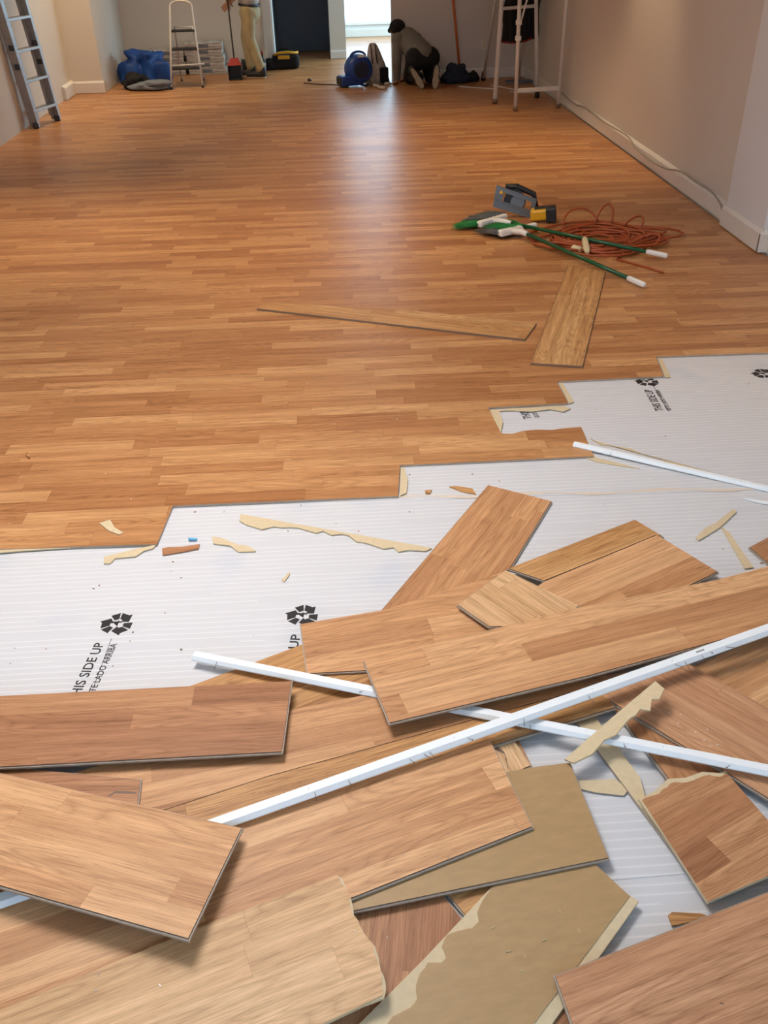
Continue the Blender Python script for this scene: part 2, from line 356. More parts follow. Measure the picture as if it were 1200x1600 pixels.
# ------------------------------------------------------------ white foam underlay
a0, a1 = at(625, 776, U), at(1200, 761, U); k = (a1.y - a0.y) / (a1.x - a0.x)
seamY = lambda x: a0.y + k * (x - a0.x)
b0 = at(980, 1376, U).y; seam2 = lambda x: b0 + .01 * x
def sheet(pts, z, label, grp='foam underlay sheets'):
    mb = MB(); mb.prism([V((x, y, z - .0012)) for x, y in pts], [V((x, y, z)) for x, y in pts])
    o = mb.build('foam_underlay_sheet', [M['foam']] * 3, world=Matrix.Rotation(-.015, 4, 'Z')); tag(o, label, 'underlay', grp); return o
far = sheet([(-3.2, seamY(-3.2) - .02), (2.73, seamY(2.73) - .02), (2.73, 4.3), (-3.2, 4.3)], U - .0003, 'white ribbed foam underlay beside the stepped floor end, under the loose white trim at right')
near = sheet([(-3.2, seam2(-3.2)), (2.73, seam2(2.73)), (2.73, seamY(2.73)), (-3.2, seamY(-3.2))], U - .0018, 'white ribbed foam underlay printed THIS SIDE UP, between floor edge and board heap')
last = sheet([(-3.2, -1.6), (2.73, -1.6), (2.73, seam2(2.73) + .02), (-3.2, seam2(-3.2) + .02)], U - .0003 - .0031 + .0002, 'nearest white foam underlay sheet, showing only in gaps low in the board heap')
tp = []
for i in range(29):
    x = 500 + i * 28; p = at(x, 778 - (x - 600) * .026 + 2 * math.sin(i * .9), U); w_ = .007 + .004 * math.sin(i * 1.7 + 1); tp.append((p, w_))
mb = MB(); up_ = [V((p.x, p.y + w_, U + .0006)) for p, w_ in tp]; dn = [V((p.x, p.y - w_, U + .0006)) for p, w_ in tp]; z_ = V((0, 0, -.0005))
mb.prism([v + z_ for v in up_ + dn[::-1]], up_ + dn[::-1], 0, 0, 0)
mb.build('seam_tape', noisy('tan_tape', (.72, .63, .52), .08, 30, .5), far)

def text_mesh(txt, size):
    cu = bpy.data.curves.new('t', 'FONT'); cu.body = txt; cu.size = size; cu.resolution_u = 3; cu.extrude = .0001; cu.offset = .014
    o = bpy.data.objects.new('t', cu); COL.objects.link(o); bpy.context.view_layer.update()
    me = bpy.data.meshes.new_from_object(o.evaluated_get(bpy.context.evaluated_depsgraph_get())); bpy.data.objects.remove(o); return me
def put_text(txt, P0, P1, hgt, parent, z, name='printed_text'):
    me = text_mesh(txt, 1.0); xs = [v.co.x for v in me.vertices]; x0, x1 = min(xs), max(xs)
    d = (P1 - P0); Ld = V((d.x, d.y, 0)).length; d = V((d.x, d.y, 0)).normalized(); n = V((-d.y, d.x, 0))
    for v in me.vertices:
        u_ = (v.co.x - x0) / (x1 - x0) * Ld; w_ = v.co.y * hgt / .72
        v.co = V((P0.x, P0.y, 0)) + d * u_ + n * w_ + V((0, 0, z + (.0003 if v.co.z > 0 else 0)))
    me.materials.clear(); me.materials.append(M['ink']); me.transform(parent.matrix_basis.inverted())
    o = bpy.data.objects.new(name, me); COL.objects.link(o); o.parent = parent; return o
def symbol(C, e, R_, parent, z):
    """triangle of three folded chasing arrows round a figure 4; e = its up direction"""
    e = V((e.x, e.y, 0)).normalized(); x = V((e.y, -e.x, 0)); mb = MB()
    A = [(-.10, .98), (.32, .98), (.62, .52), (.36, .36), (.05, .62)]      # band folding over a corner of the triangle
    pieces = [[(-.36, .98), (.20, .98), (.44, .58), (.16, .44), (-.02, .70), (-.20, .46), (-.54, .66)],
              [(.30, .96), (.66, .90), (.80, .50), (.96, .42), (.62, -.02), (.30, .08), (.52, .22)]]
    P_ = lambda dg, r_: (r_ * math.cos(math.radians(dg)), r_ * math.sin(math.radians(dg)))
    pieces = [[P_(128, 1.0), P_(93, 1.08), P_(88, .48), P_(128, .42)], [P_(86, 1.08), P_(56, 1.02), P_(50, 1.2), P_(15, .74), P_(46, .26), P_(54, .44), P_(84, .5)]]
    _old = [[(-.52, .60), (-.26, 1.02), (.14, 1.02), (-.16, .52)], [(.22, .98), (.48, .98), (.70, .62), (.86, .70), (.74, .16), (.22, .22), (.42, .40)]]
    for k in range(3):
        c_, s_ = math.cos(-k * 2 * math.pi / 3), math.sin(-k * 2 * math.pi / 3)
        for pc in pieces:
            pp = [(a * c_ - b * s_, a * s_ + b * c_) for a, b in pc]
            t_ = [C + x * a * R_ + e * b * R_ for a, b in pp]
            mb.prism([V((v.x, v.y, z)) for v in t_], [V((v.x, v.y, z + .0003)) for v in t_], 0, 0, 0)
    mb.build('recycling_symbol', M['ink'], parent)
    p0 = C - e * .20 * R_ + x * .25 * R_; put_text('4', p0, p0 + e * .5 * R_, .62 * R_, parent, z, 'printed_figure')
zU = U + .0002; zN = U - .0017
# the legible near print
C1 = at(183, 974, U); T0, T1 = at(119, 1097, U), at(163, 1004, U); dU = T1 - T0
symbol(C1, V((.10, 1, 0)), .048, near, zN)
off_ = lambda P, d, s: P + V((d.y, -d.x, 0)).normalized() * s
put_text('THIS SIDE UP', T0, T1, .030, near, zN)
a_, b_ = at(139, 1092, U), at(174, 997, U); mb = MB(); d_ = (b_ - a_).normalized(); n_ = V((-d_.y, d_.x, 0)) * .0008
mb.prism([V((*(v.xy), zN)) for v in (a_ + n_, a_ - n_, b_ - n_, b_ + n_)], [V((*(v.xy), zN + .0003)) for v in (a_ + n_, a_ - n_, b_ - n_, b_ + n_)], 0, 0, 0).build('printed_line', M['ink'], near)
put_text('ESTE LADO ARRIBA', at(144, 1090, U), at(183, 1005, U), .020, near, zN)
C2 = at(473, 961, U); symbol(C2, V((.10, 1, 0)), .048, near, zN)
put_text('THIS SIDE UP', at(462, 1013, U) - dU * 1.0, at(470, 991, U), .030, near, zN)
# the prints further off
C3 = at(1011, 596, U); symbol(C3, V((0, 1, 0)), .050, far, zU)
put_text('THIS SIDE UP', at(1037, 642, U), at(1018, 609, U), .036, far, zU)
put_text('ESTE LADO ARRIBA', at(1049, 641, U), at(1029, 609, U), .020, far, zU)
a_, b_ = at(1046, 644, U), at(1020, 602, U); d_ = (b_ - a_).normalized(); n_ = V((-d_.y, d_.x, 0)) * .001
MB().prism([V((*(v.xy), zU)) for v in (a_ + n_, a_ - n_, b_ - n_, b_ + n_)], [V((*(v.xy), zU + .0003)) for v in (a_ + n_, a_ - n_, b_ - n_, b_ + n_)], 0, 0, 0).build('printed_line', M['ink'], far)
symbol(at(1193, 584, U), V((0, 1, 0)), .050, far, zU)
put_text('THIS SIDE UP', at(831, 654, U), at(812, 622, U), .036, far, zU); put_text('ESTE LADO ARRIBA', at(843, 652, U), at(824, 622, U), .020, far, zU)

# ------------------------------------------------------------ laminate boards
T = .0098
def lv(n): return U + .0003 + n * .0104
def inset(pts, d, c=None):
    """move a polygon outline outward by d (its own plane)"""
    n = len(pts); nrm = (pts[1] - pts[0]).cross(pts[2] - pts[1])
    ar = V((0, 0, 0))
    for i in range(n): ar += pts[i].cross(pts[(i + 1) % n])
    nrm = ar.normalized(); out = []
    for i in range(n):
        a, b, c = pts[i - 1], pts[i], pts[(i + 1) % n]; e1, e2 = (b - a).normalized(), (c - b).normalized()
        n1, n2 = e1.cross(nrm), e2.cross(nrm); m_ = (n1 + n2); m_ = m_.normalized() if m_.length > 1e-4 else n1
        out.append(b + m_ * d / max(.35, m_.dot(n1)))
    return out
def jag(px, i, amp=2.2, n=14, seed=1):
    """break edge i of a pixel outline into a torn line"""
    rr = random.Random(seed); a, b = px[i], px[(i + 1) % len(px)]; dx, dy = b[0] - a[0], b[1] - a[1]; L_ = math.hypot(dx, dy); mid = []
    for k in range(1, n):
        t_ = (k + rr.uniform(-.3, .3)) / n; h_ = rr.uniform(-amp, amp) + amp * 1.2 * math.sin(t_ * 9 + seed); mid.append((a[0] + dx * t_ - dy / L_ * h_, a[1] + dy * t_ + dx / L_ * h_))
    return px[:i + 1] + mid + px[i + 1:]
def rough_px(px, i, j, amp=1.6, step=7, seed=0):
    rr_ = random.Random(seed + len(px)); out = []
    for k in range(len(px)):
        out.append(px[k]); a, b = px[k], px[(k + 1) % len(px)]
        if i <= k < j:
            L_ = math.hypot(b[0] - a[0], b[1] - a[1]); n = int(L_ / step)
            for q_ in range(1, n):
                t_ = (q_ + rr_.uniform(-.25, .25)) / n; out.append((a[0] + (b[0] - a[0]) * t_ + rr_.uniform(-amp, amp), a[1] + (b[1] - a[1]) * t_ + rr_.uniform(-amp, amp)))
    return out
def board(px, z, wood_='woodA', edge=(0, 1), label='', name='laminate_board', cat='laminate board', group=None, t=T, flip=False, core=None, lock=True, side='edge', topmat=None, phase=0.0):
    """px: outline of the top face, z: height (or plane) of its underside; edge: outline corners that give the direction of its length"""
    add = lambda q_: (q_[0], q_[1], q_[2] + t)
    pl = tuple(add(q_) for q_ in z) if isinstance(z, (tuple, list)) else z + t
    P = [atplane(x, y, pl) for x, y in px]
    A = [V((0, 0, 0))]; ar = V((0, 0, 0))
    for i in range(len(P)): ar += P[i].cross(P[(i + 1) % len(P)])
    nz = ar.normalized(); nz = nz if nz.z > 0 else -nz
    ex = (P[edge[1]] - P[edge[0]]); ex = (ex - nz * ex.dot(nz)).normalized(); ey = nz.cross(ex)
    org = P[edge[0]]; 
    if sum((p - org).dot(ey) for p in P) < 0: ex = -ex; ey = -ey
    org = org - ey * phase
    Mx = Matrix((ex, ey, nz)).transposed().to_4x4(); Mx.translation = org
    tm = M['back'] if flip else M[topmat or wood_]; bm_ = M[wood_] if flip else M['back']
    mb = MB(); ts = min(.0030, t * .5)
    low = inset(P, -.0010)
    if core is None and lock:
        mb.prism([p - nz * ts for p in P], P)                                   # printed face layer
        o = mb.build(name, [tm, M['rim'], bm_], world=Mx)
        mb = MB(); cp = inset(P, .0035); mb.prism([p - nz * (t - .001) for p in cp], [p - nz * (ts + .0004) for p in cp], 0, 0, 1)
        c_ = mb.build('click_joint_core', [M[side], bm_], o)
    else:
        mb.prism([p - nz * t for p in P], P)
        o = mb.build(name, [tm, M[side if not core else 'core'], bm_], world=Mx)
        if core:
            Q = [atplane(x, y, pl) for x, y in core]; mb = MB(); mb.prism([p - nz * (t - .0006) for p in Q], [p - nz * .0022 for p in Q], 0, 0, 1)
            c_ = mb.build('torn_fibre_edge', [M['core'], bm_], o); c_['label'] = 'pale torn fibreboard edge'
    tag(o, label, cat, group); return o

G = 'old laminate boards thrown in a heap'
# loose boards lying on the laid floor
board([(402, 482), (415, 473), (622, 483), (838, 505), (820, 530)], .0004, 'woodE', (0, 4), 'long thin loose laminate board lying crosswise on the laid floor', group='loose boards on the laid floor', side='rim')
board([(830, 567), (910, 572), (946, 424), (888, 414)], .0004, 'woodE', (1, 2), 'loose laminate board pointing away, its far end under the green broom handle', group='loose boards on the laid floor', side='rim')
# layer 0, flat on the underlay or on the floor of the heap
board([(763, 758), (861, 783), (800, 882), (700, 1035), (540, 1035), (597, 953)], lv(0), 'woodA', (0, 5), 'tan board running up to a squared end on the white underlay, topmost point of heap', group=G)
board([(150, 1125), (330, 1060), (475, 1006), (640, 1000), (640, 1080), (330, 1160)], lv(0), 'woodE', (0, 2), 'board with strong arched grain peeping out between the white trim and the left board', group=G)
board([(1172, 855), (1215, 832), (1330, 845), (1290, 905), (1200, 879)], lv(0), 'woodB', (0, 1), 'small corner of a red brown board at the right edge of the underlay', group=G)
board([(-260, 1230), (-200, 1180), (219, 1218), (214, 1262), (-40, 1330)], lv(3), 'woodB', (0, 2), 'split board end with a dark crack, under the two left hand boards', group=G)
board([(500, 1720), (540, 1430), (692, 1399), (724, 1440), (640, 1720)], lv(0), 'woodB', (1, 0), 'red brown board seen in the gap left of the upturned tan board', group=G, phase=.02)
board([(560, 1760), (850, 1500), (905, 1560), (1010, 1760)], lv(0) , 'woodB', (1, 0), 'red board under the right side of the big upturned tan board', group=G)
board([(690, 1385), (775, 1340), (800, 1440), (745, 1450)], lv(0), 'woodE', (0, 1), 'narrow brown offcut wedged in the gap beneath the upturned boards', group=G)
board([(880, 1100), (908, 1090), (1000, 1215), (1012, 1260), (1120, 1250), (1130, 1400), (1104, 1400)], lv(0), 'core', (0, 1), 'pale narrow strip of torn board running under the short red board', group=G, topmat='core', lock=False)
board([(960, 1105), (1075, 1060), (1180, 1150), (1130, 1206), (1056, 1230)], lv(1), 'woodB', (0, 4), 'dark red brown board under the fine grained board at right', group=G)
board([(1075, 1045), (1290, 950), (1420, 1080), (1210, 1150)], lv(0), 'woodA', (0, 1), 'mottled tan board at the right edge under the nailed white trim', group=G)
board([(788, 1140), (800, 1136), (838, 1210), (795, 1225)], lv(0), 'woodB', (0, 3), 'thin red brown sliver of board beside the cracked pale offcut', group=G, lock=False)
board([(898, 1220), (960, 1217), (983, 1232), (975, 1243), (930, 1238), (905, 1232)], lv(0), 'core', (0, 1), 'small torn tan flake lying on the underlay beside the upturned board', name='board_fragment', cat='wood fragment', topmat='core', lock=False, t=.004)
# layer 1
board([(470, 975), (600, 953), (790, 893), (830, 958), (700, 1040), (480, 1052)], lv(1), 'woodA', (0, 1), 'tan board with a squared left end covering the recycling mark', group=G)
board([(752, 1150), (790, 1138), (829, 1196), (790, 1212)], lv(1), 'woodC', (0, 3), 'pale offcut with a jagged dark crack under the middle board', group=G)
P13 = [(770, 1383), (930, 1350), (984, 1400), (832, 1602), (700, 1760), (560, 1760), (585, 1640), (605, 1600), (614, 1588), (640, 1575), (652, 1560), (650, 1540), (657, 1520), (668, 1504), (690, 1504), (697, 1497), (690, 1480), (698, 1462), (715, 1455), (738, 1450), (748, 1440), (746, 1425), (755, 1405)]
C13 = [(770, 1383), (900, 1357), (975, 1392), (998, 1407), (852, 1614), (735, 1775), (500, 1690), (560, 1600), (660, 1500)]
P13 = rough_px(P13, 5, 23, 1.6, 8)
board(P13, lv(1), 'woodB', (0, 1), 'big upturned board, brown backing up, with a pale torn left edge', group=G, flip=True, core=C13)
# right edge of that board: exposed light core
# layer 2
board([(795, 888), (992, 812), (1034, 837), (1024, 836), (850, 907)], lv(2), 'woodE', (0, 1), 'tan board edge with a chipped corner pointing up into the underlay', group=G)
board([(790, 950), (852, 908), (1027, 836), (1121, 893), (930, 985), (820, 1020)], lv(2), 'woodA', (1, 2), 'wide tan board beside the small pale block, its end pointing right', group=G)
board([(-150, 1290), (200, 1182), (450, 1110), (900, 1020), (935, 1070), (420, 1212), (180, 1290), (-100, 1380)], lv(2), 'woodA', (2, 3), 'long tan board crossing the heap beneath both white trims', group=G)
board([(-100, 1381), (180, 1291), (420, 1213), (935, 1071), (960, 1105), (764, 1166), (340, 1304), (-100, 1440)], lv(2) - .0005, 'woodE', (2, 3), 'long brown board lying against the underside of the nailed white trim', group=G)
board([(900, 1062), (1074, 1036), (1210, 1112), (1390, 1220), (1215, 1256)], lv(2), 'woodD', (0, 4), 'board with fine straight grain and white crumbs, sloping down to the right edge', group=G)
P12 = [(788, 1207), (840, 1198), (890, 1192), (950, 1340), (545, 1424), (600, 1280)]
board(P12, lv(2), 'woodB', (3, 4), 'upturned board with plain tan backing beside the middle board', group=G, flip=True)
P15 = [(1003, 1250), (1030, 1240), (1048, 1224), (1075, 1222), (1100, 1212), (1125, 1214), (1136, 1208), (1255, 1345), (1106, 1409)]
P15 = rough_px(P15, 0, 6, 2.0, 7)
board(P15, lv(2) + .004, 'woodB', (0, 8), 'short red brown board with a torn upper end, lying on white underlay', group=G, phase=.0, core=[(998, 1247), (1022, 1236), (1044, 1216), (1072, 1214), (1098, 1205), (1124, 1207), (1134, 1203), (1150, 1225), (1180, 1290), (1106, 1400)])
# layer 3
board([(716, 945), (790, 891), (903, 946), (880, 975), (765, 979)], lv(3), 'woodC', (0, 4), 'small pale oak grained block of board resting beside the long board', group=G)
P10 = [(60, 1395), (360, 1290), (764, 1155), (831, 1291), (548, 1403), (300, 1490), (-60, 1600), (-200, 1480)]
board(P10, lv(3), 'woodA', (1, 2), 'large tan board in the middle of the heap below the nailed white trim', group=G)
P14 = [(868, 1525), (1205, 1393), (1420, 1310), (1500, 1560), (945, 1740)]
board(P14, lv(3), 'woodD', (0, 1), 'rosy board filling the bottom right corner', group=G)
# layer 4
P11 = [(-150, 1640), (330, 1441), (526, 1367), (545, 1395), (548, 1420), (565, 1455), (582, 1475), (595, 1520), (598, 1555), (500, 1602), (100, 1800), (-150, 1860)]
C11 = [(480, 1390), (526, 1367), (535, 1372), (549, 1405), (553, 1432), (574, 1464), (586, 1478), (592, 1500), (603, 1540), (600, 1558), (540, 1580)]
P11 = rough_px(P11, 2, 8, 2.2, 7); C11 = rough_px(C11, 2, 9, 1.2, 7)
board(P11, lv(4), 'woodC', (1, 2), 'pale board with a broken fluffy right end at the bottom left', group=G, core=C11)
board([(569, 1033), (900, 950), (1120, 906), (1330, 850), (1345, 940), (916, 1056), (609, 1129)], .052, 'woodA', (0, 2), 'longest tan board, lying over the lower white trim and running off to the right', group=G)
# left hand boards, upper ones tilted
board([(-320, 1104), (455, 1064), (440, 1174), (-320, 1215)], ((0, 1100, .033), (455, 1064, .034), (440, 1174, .041)), 'woodB', (0, 1), 'red brown board with arched grain along its lower strip, at the left edge', group=G)
board([(-420, 1130), (0, 1208), (377, 1294), (294, 1466), (0, 1383), (-420, 1290)], ((-300, 1200, .058), (376, 1294, .058), (294, 1466, .088)), 'woodA', (1, 2), 'raised board casting a shadow at lower left, corner pointing to the camera', group=G)

# torn strips and flakes
def strip(px, z, label, m='core', t=.0045, name='torn_board_strip', group='torn strips of laminate core'):
    return board(px, z, m, (0, len(px) // 2), label, name=name, cat='torn strip', t=t, group=group, lock=False, topmat=m, side=m)
z0 = U + .0004
def torn(top, bot, seed, amp=2.5, n=9):
    """strip with one straight and one torn side: two pixel polylines ends"""
    px = [top[0], top[1], bot[1], bot[0]]; return jag(px, 2, amp, n, seed)
strip(torn([(376, 803), (675, 856)], [(374, 813), (664, 861)], 3, 4, 22), z0, 'long thin torn tan strip lying on the white underlay near the floor edge')
strip([(162, 870), (170, 868), (215, 857), (244, 851), (238, 857), (225, 860), (212, 869), (180, 872), (172, 880), (162, 880)], z0, 'tan torn strip just below the near corner of the laid floor')
strip([(253, 857), (262, 855), (285, 854), (312, 850), (310, 857), (290, 861), (254, 867)], z0, 'small brown sliver on the underlay right of the floor corner', 'woodB', group='wood fragments on the underlay')
strip([(331, 838), (345, 840), (372, 851), (388, 853), (400, 861), (372, 862), (360, 852), (333, 849)], z0, 'short tan torn flake right of the brown sliver')
strip([(155, 817), (172, 812), (179, 824), (193, 832), (186, 835), (170, 829)], .0005, 'small tan flake lying on top of the laid floor at left')
strip([(1146, 795), (1151, 799), (1126, 823), (1092, 844), (1087, 840), (1103, 824), (1118, 817)], z0, 'small tan strip slanting on the underlay near the right edge')
strip([(1127, 823), (1140, 832), (1152, 850), (1177, 886), (1164, 888), (1140, 846)], z0, 'tan sliver pointing down beside the slanting strip at right')
strip([(702, 760), (712, 759), (738, 763), (744, 772), (722, 768)], z0, 'tiny curved brown chip above the red board on underlay', 'woodE', group='wood fragments on the underlay')
strip([(664, 766), (675, 765), (672, 771), (665, 771)], z0, 'tiny brown triangular chip below the step of the floor', 'woodE', group='wood fragments on the underlay')
strip([(440, 906), (452, 893), (453, 897), (444, 909)], z0, 'hair thin pale splinter on the underlay above the second recycling mark', t=.002)
strip(torn([(928, 688), (1136, 745)], [(922, 684), (1140, 753)], 9, 3, 14), z0, 'long torn tan strip behind the white trim at right')
strip([(765, 640), (783, 640), (800, 638), (880, 634), (892, 638), (880, 643), (860, 639), (830, 643), (800, 641), (780, 642), (786, 660), (782, 677), (775, 662)], U + .004, 'torn tan tongue left along the notch in the floor edge', t=.003)
strip([(910, 690), (932, 715), (960, 722), (1000, 732), (965, 727), (934, 722), (905, 712)], z0, 'thin torn tan strip in front of the white trim end', t=.003)
strip([(626, 730), (632, 731), (637, 750), (635, 770), (625, 774)], U + .004, 'pale torn tongue at the step of the floor edge', t=.003)
strip([(1028, 560), (1034, 559), (1048, 589), (1039, 589)], U + .004, 'pale tongue at the farthest step of the floor edge', t=.003)
strip([(873, 598), (879, 598), (897, 628), (889, 630)], U + .004, 'pale tongue at the second step of the floor edge', t=.003)
strip([(-60, 862), (110, 852), (118, 855), (40, 860), (-60, 868)], U + .003, 'splintered pale edge under the nearest laid row at left', t=.004)
strip([(896, 1192), (882, 1186), (905, 1166), (960, 1118), (1024, 1064), (1038, 1076), (1030, 1092), (1018, 1092), (1016, 1110), (1000, 1108), (992, 1118), (984, 1122), (968, 1140), (962, 1148), (944, 1156), (925, 1178)],
      ((890, 1190, .033), (1030, 1070, .070), (960, 1150, .053)), 'tan torn strip lying slantwise on top of the lower white trim', t=.005)
strip([(1044, 1430), (1050, 1425), (1095, 1427), (1110, 1432), (1080, 1440), (1050, 1446)], lv(0), 'splintered honey coloured chip between the red board and the bottom right board', 'woodE', group='wood fragments on the underlay')
strip([(1160, 778), (1215, 785), (1215, 790), (1185, 785)], z0, 'thin white paint sliver at the right edge below the white trim', 'trimwhite', t=.004, group='white trim fragments')
# dark crack lines are gaps left by broken pieces: a thin splinter part in each split board
def crack(pts, z, parent_label, m=M['rim'], w=1.6):
    par = next(o for o in COL.objects if o.get('label') == parent_label)
    A = [at(x, y - w * (.4 + abs(math.sin(i * 2.1))), z) for i, (x, y) in enumerate(pts)]; B = [at(x, y + w * (.4 + abs(math.cos(i * 1.7))), z) for i, (x, y) in enumerate(pts)]; P = A + B[::-1]
    MB().prism([p - V((0, 0, .0008)) for p in P], P, 0, 0, 0).build('crack', m, par)
crack([(170, 1243), (180, 1238), (200, 1238), (214, 1239)], lv(3) + T + .0004, 'split board end with a dark crack, under the two left hand boards')
crack([(756, 1155), (765, 1163), (775, 1168), (788, 1176), (792, 1190), (794, 1203)], lv(1) + T + .0004, 'pale offcut with a jagged dark crack under the middle board', w=2.6)

# ------------------------------------------------------------ white trims with nails
def trim(a, b, width, hgt, label, nails=(), group='white wooden trims pulled off the wall'):
    """a, b: (px, py, z) of the underside centre line"""
    A, B = at(*a), at(*b); d = (B - A).normalized(); n = V((0, 0, 1)).cross(d).normalized(); n = n if n.y < 0 else -n; u_ = d.cross(n); u_ = u_ if u_.z > 0 else -u_
    pr = [(-.5 * width, 0), (.5 * width, 0), (.5 * width, hgt * .25), (.22 * width, hgt), (-.5 * width, hgt)]
    o = empty('shoe_moulding', A, label, 'trim', group); mb = MB()
    mb.prism([A + n * x + u_ * z for x, z in pr], [B + n * x + u_ * z for x, z in pr], 0, 0, 0); bar = mb.build('moulding', M['trimwhite'], o)
    L_ = (B - A).length; rr = random.Random(len(label))
    for t_ in nails:
        p = A + d * L_ * t_ + n * width * .30 + u_ * hgt * .7; dd = (n * rr.uniform(.7, 1.2) + d * rr.uniform(-.5, .5) + u_ * rr.uniform(-.4, .9)).normalized(); e = p + dd * rr.uniform(.014, .024)
        mb = MB(); mb.tube([p - dd * .006, p, e], .0009, 6); mb.tube([e, e + dd * .0008], .0021, 8); mb.build('nail', M['nail'], bar)
    # old fixing holes and a faint print
    for t_ in (.2, .34, .52, .71, .83):
        p = A + d * L_ * t_ - n * width * .15 + u_ * (hgt + .0001); MB().tube([p, p + u_ * .0003], .0012, 6).build('nail_hole', M['nail'], bar)
    return o, A, B, d, n, u_
tA = trim((303, 1027, .0135), (1215, 1210, .040), .029, .0125, 'white moulding with a pointed end, passing under the longest board to the lower right', (.05, .33, .62, .77, .93))
tB = trim((-20, 1418, .036), (1215, 981, .0665), .032, .0125, 'longest white moulding with bent nails, lying slantwise across the whole heap', (.345, .385, .46, .478, .485, .535, .61, .70, .83, .845, .872, .885, .91))
tC = trim((896, 696, .0018), (1215, 770, -.0095), .022, .014, 'white moulding at right reaching from the floor edge over the bare underlay', (.2,))
o, A, B, d, n, u_ = tB                                        # small dark stamp on the long moulding
p = A + d * (B - A).length * .868
for k in range(7): MB().box(p + d * .004 * k - n * .004 + u_ * .0127, (.0022, .006, .0003), dirR(d)).build('ink_stamp', M['ink'], o)

# crumbs, staples and splinters scattered about
rr = random.Random(4)
def scrap(px, py, z, m, s, ang, lab, nm, grp, cat='debris', el=2.2):
    p = at(px, py, z); mb = MB(); n_ = 5; ps = [(math.cos(k * 2 * math.pi / n_ + ang) * rr.uniform(.6, 1.1), math.sin(k * 2 * math.pi / n_ + ang) * rr.uniform(.5, 1.0) / el) for k in range(n_)]
    R = rotz(ang); P = [p + R @ V((x * s, y * s, 0)) for x, y in ps]
    mb.prism([V((v.x, v.y, z)) for v in P], [V((v.x, v.y, z + s * .35)) for v in P], 0, 0, 0); o = mb.build(nm, M[m]); tag(o, lab, cat, grp)
for (x, y) in [(16, 1037), (23, 1013), (72, 1014), (146, 920), (155, 915), (208, 988), (283, 1015), (203, 1002), (176, 1041), (268, 893), (396, 993), (258, 958), (472, 745), (640, 742), (729, 764), (738, 741), (500, 770), (560, 830), (525, 818), (620, 770), (270, 878), (283, 903), (1085, 622), (1040, 682), (930, 640), (820, 690), (770, 698), (1015, 605), (1170, 600), (945, 788), (1130, 858), (1190, 880), (780, 752), (450, 830), (350, 800), (305, 800), (470, 790), (640, 800)]:
    scrap(x, y, U + .0003, rr.choice(['nail', 'rim', 'woodB']), rr.uniform(.003, .006), rr.uniform(0, 6), 'tiny dark splinter or staple scattered on the white underlay', 'splinter', 'dark specks on the underlay')
for (x, y) in [(1045, 1114), (1063, 1117), (1100, 1157), (1110, 1166), (1121, 1164), (1087, 1144), (1060, 1130), (1105, 1140)]:
    scrap(x, y, lv(2) + T + .0003, 'wplastic', .0028, rr.uniform(0, 6), 'tiny white plaster crumb on the fine grained board at right', 'plaster_crumb', 'white crumbs on the right board', 'crumb', 1.3)
for (x, y) in [(245, 690), (60, 715), (560, 712), (700, 690), (842, 694), (205, 780), (330, 640), (15, 818), (165, 740), (480, 600), (620, 655), (1060, 500), (1120, 480), (690, 560)]:
    scrap(x, y, .0003, rr.choice(['core', 'woodC', 'wplastic']), rr.uniform(.003, .005), rr.uniform(0, 6), 'tiny pale wood crumb on the laid floor', 'wood_crumb', 'pale crumbs on the laid floor', 'crumb')
for (x, y, z) in [(555, 1455, lv(4)), (700, 1303, lv(3)), (150, 1548, lv(4)), (250, 1540, lv(4)), (155, 1522, lv(4)), (630, 1335, lv(3)), (605, 1465, lv(0)), (1128, 1568, lv(3)), (200, 1320, .062), (700, 1340, lv(3))]:
    scrap(x, y, z + T + .0004, 'nail', .004, rr.uniform(0, 6), 'tiny bent staple lying on a board of the heap', 'staple', 'staples on the boards', el=4)
for (x, y, a) in [(820, 1495, 1.2), (795, 1487, .2), (875, 1425, 2.0), (770, 1450, .5), (905, 1455, 1.8), (815, 1518, 2.4), (850, 1470, .3)]:
    scrap(x, y, lv(1) + T + .0003, 'cream', .007, a, 'small straw coloured wood fibre on the upturned tan board', 'wood_fibre', 'fibres on the upturned board', el=9)
scrap(45, 714, .0003, 'woodE', .035, 2.0, 'faint brown flake of board on the laid floor at far left', 'board_fragment', None, 'wood fragment', 3)
p = at(302, 842, U + .006)
o = empty('wall_anchor', (p.x, p.y, U), 'tiny light blue ribbed plastic wall anchor on the underlay', 'wall anchor')
MB().tube([p + V((i * .004 - .014, -i * .0005, 0)) for i in range(8)], [.003, .006, .004, .006, .004, .006, .004, .003], 8).build('ribbed_sleeve', M['bluebit'], o)
MB().tube([p + V((-.016, 0, 0)), p + V((-.014, 0, 0))], .0065, 8).build('collar', M['bluebit'], o)

# ------------------------------------------------------------ cable on the right baseboard
pts = [(60, 510), (140, 575), (190, 590), (300, 675), (420, 745), (470, 815), (560, 890), (640, 930), (720, 945), (800, 1000), (880, 1050), (930, 1110), (950, 1165)]
P = [atx(860 + x * .2833, y * .2833, 2.708) for x, y in pts]; P = [V((2.708, v.y, v.z)) for v in P]
S2 = []
for i in range(len(P) - 1):
    for k in range(5):
        p0, p1, p2, p3 = P[max(i - 1, 0)], P[i], P[i + 1], P[min(i + 2, len(P) - 1)]; t_ = k / 5
        S2.append(.5 * ((2 * p1) + (p2 - p0) * t_ + (2 * p0 - 5 * p1 + 4 * p2 - p3) * t_ ** 2 + (3 * p1 - p0 - 3 * p2 + p3) * t_ ** 3))
tag(MB().tube(S2, .0065, 8).build('loose_cable', noisy('shade_darkened_cable', (.36, .34, .31), .1, 20, .6)), 'white cable darkened like a shadow line, sagging loose along the top of the right baseboard', 'cable')  # cable colour darkened to stand for the shadow line above the baseboard

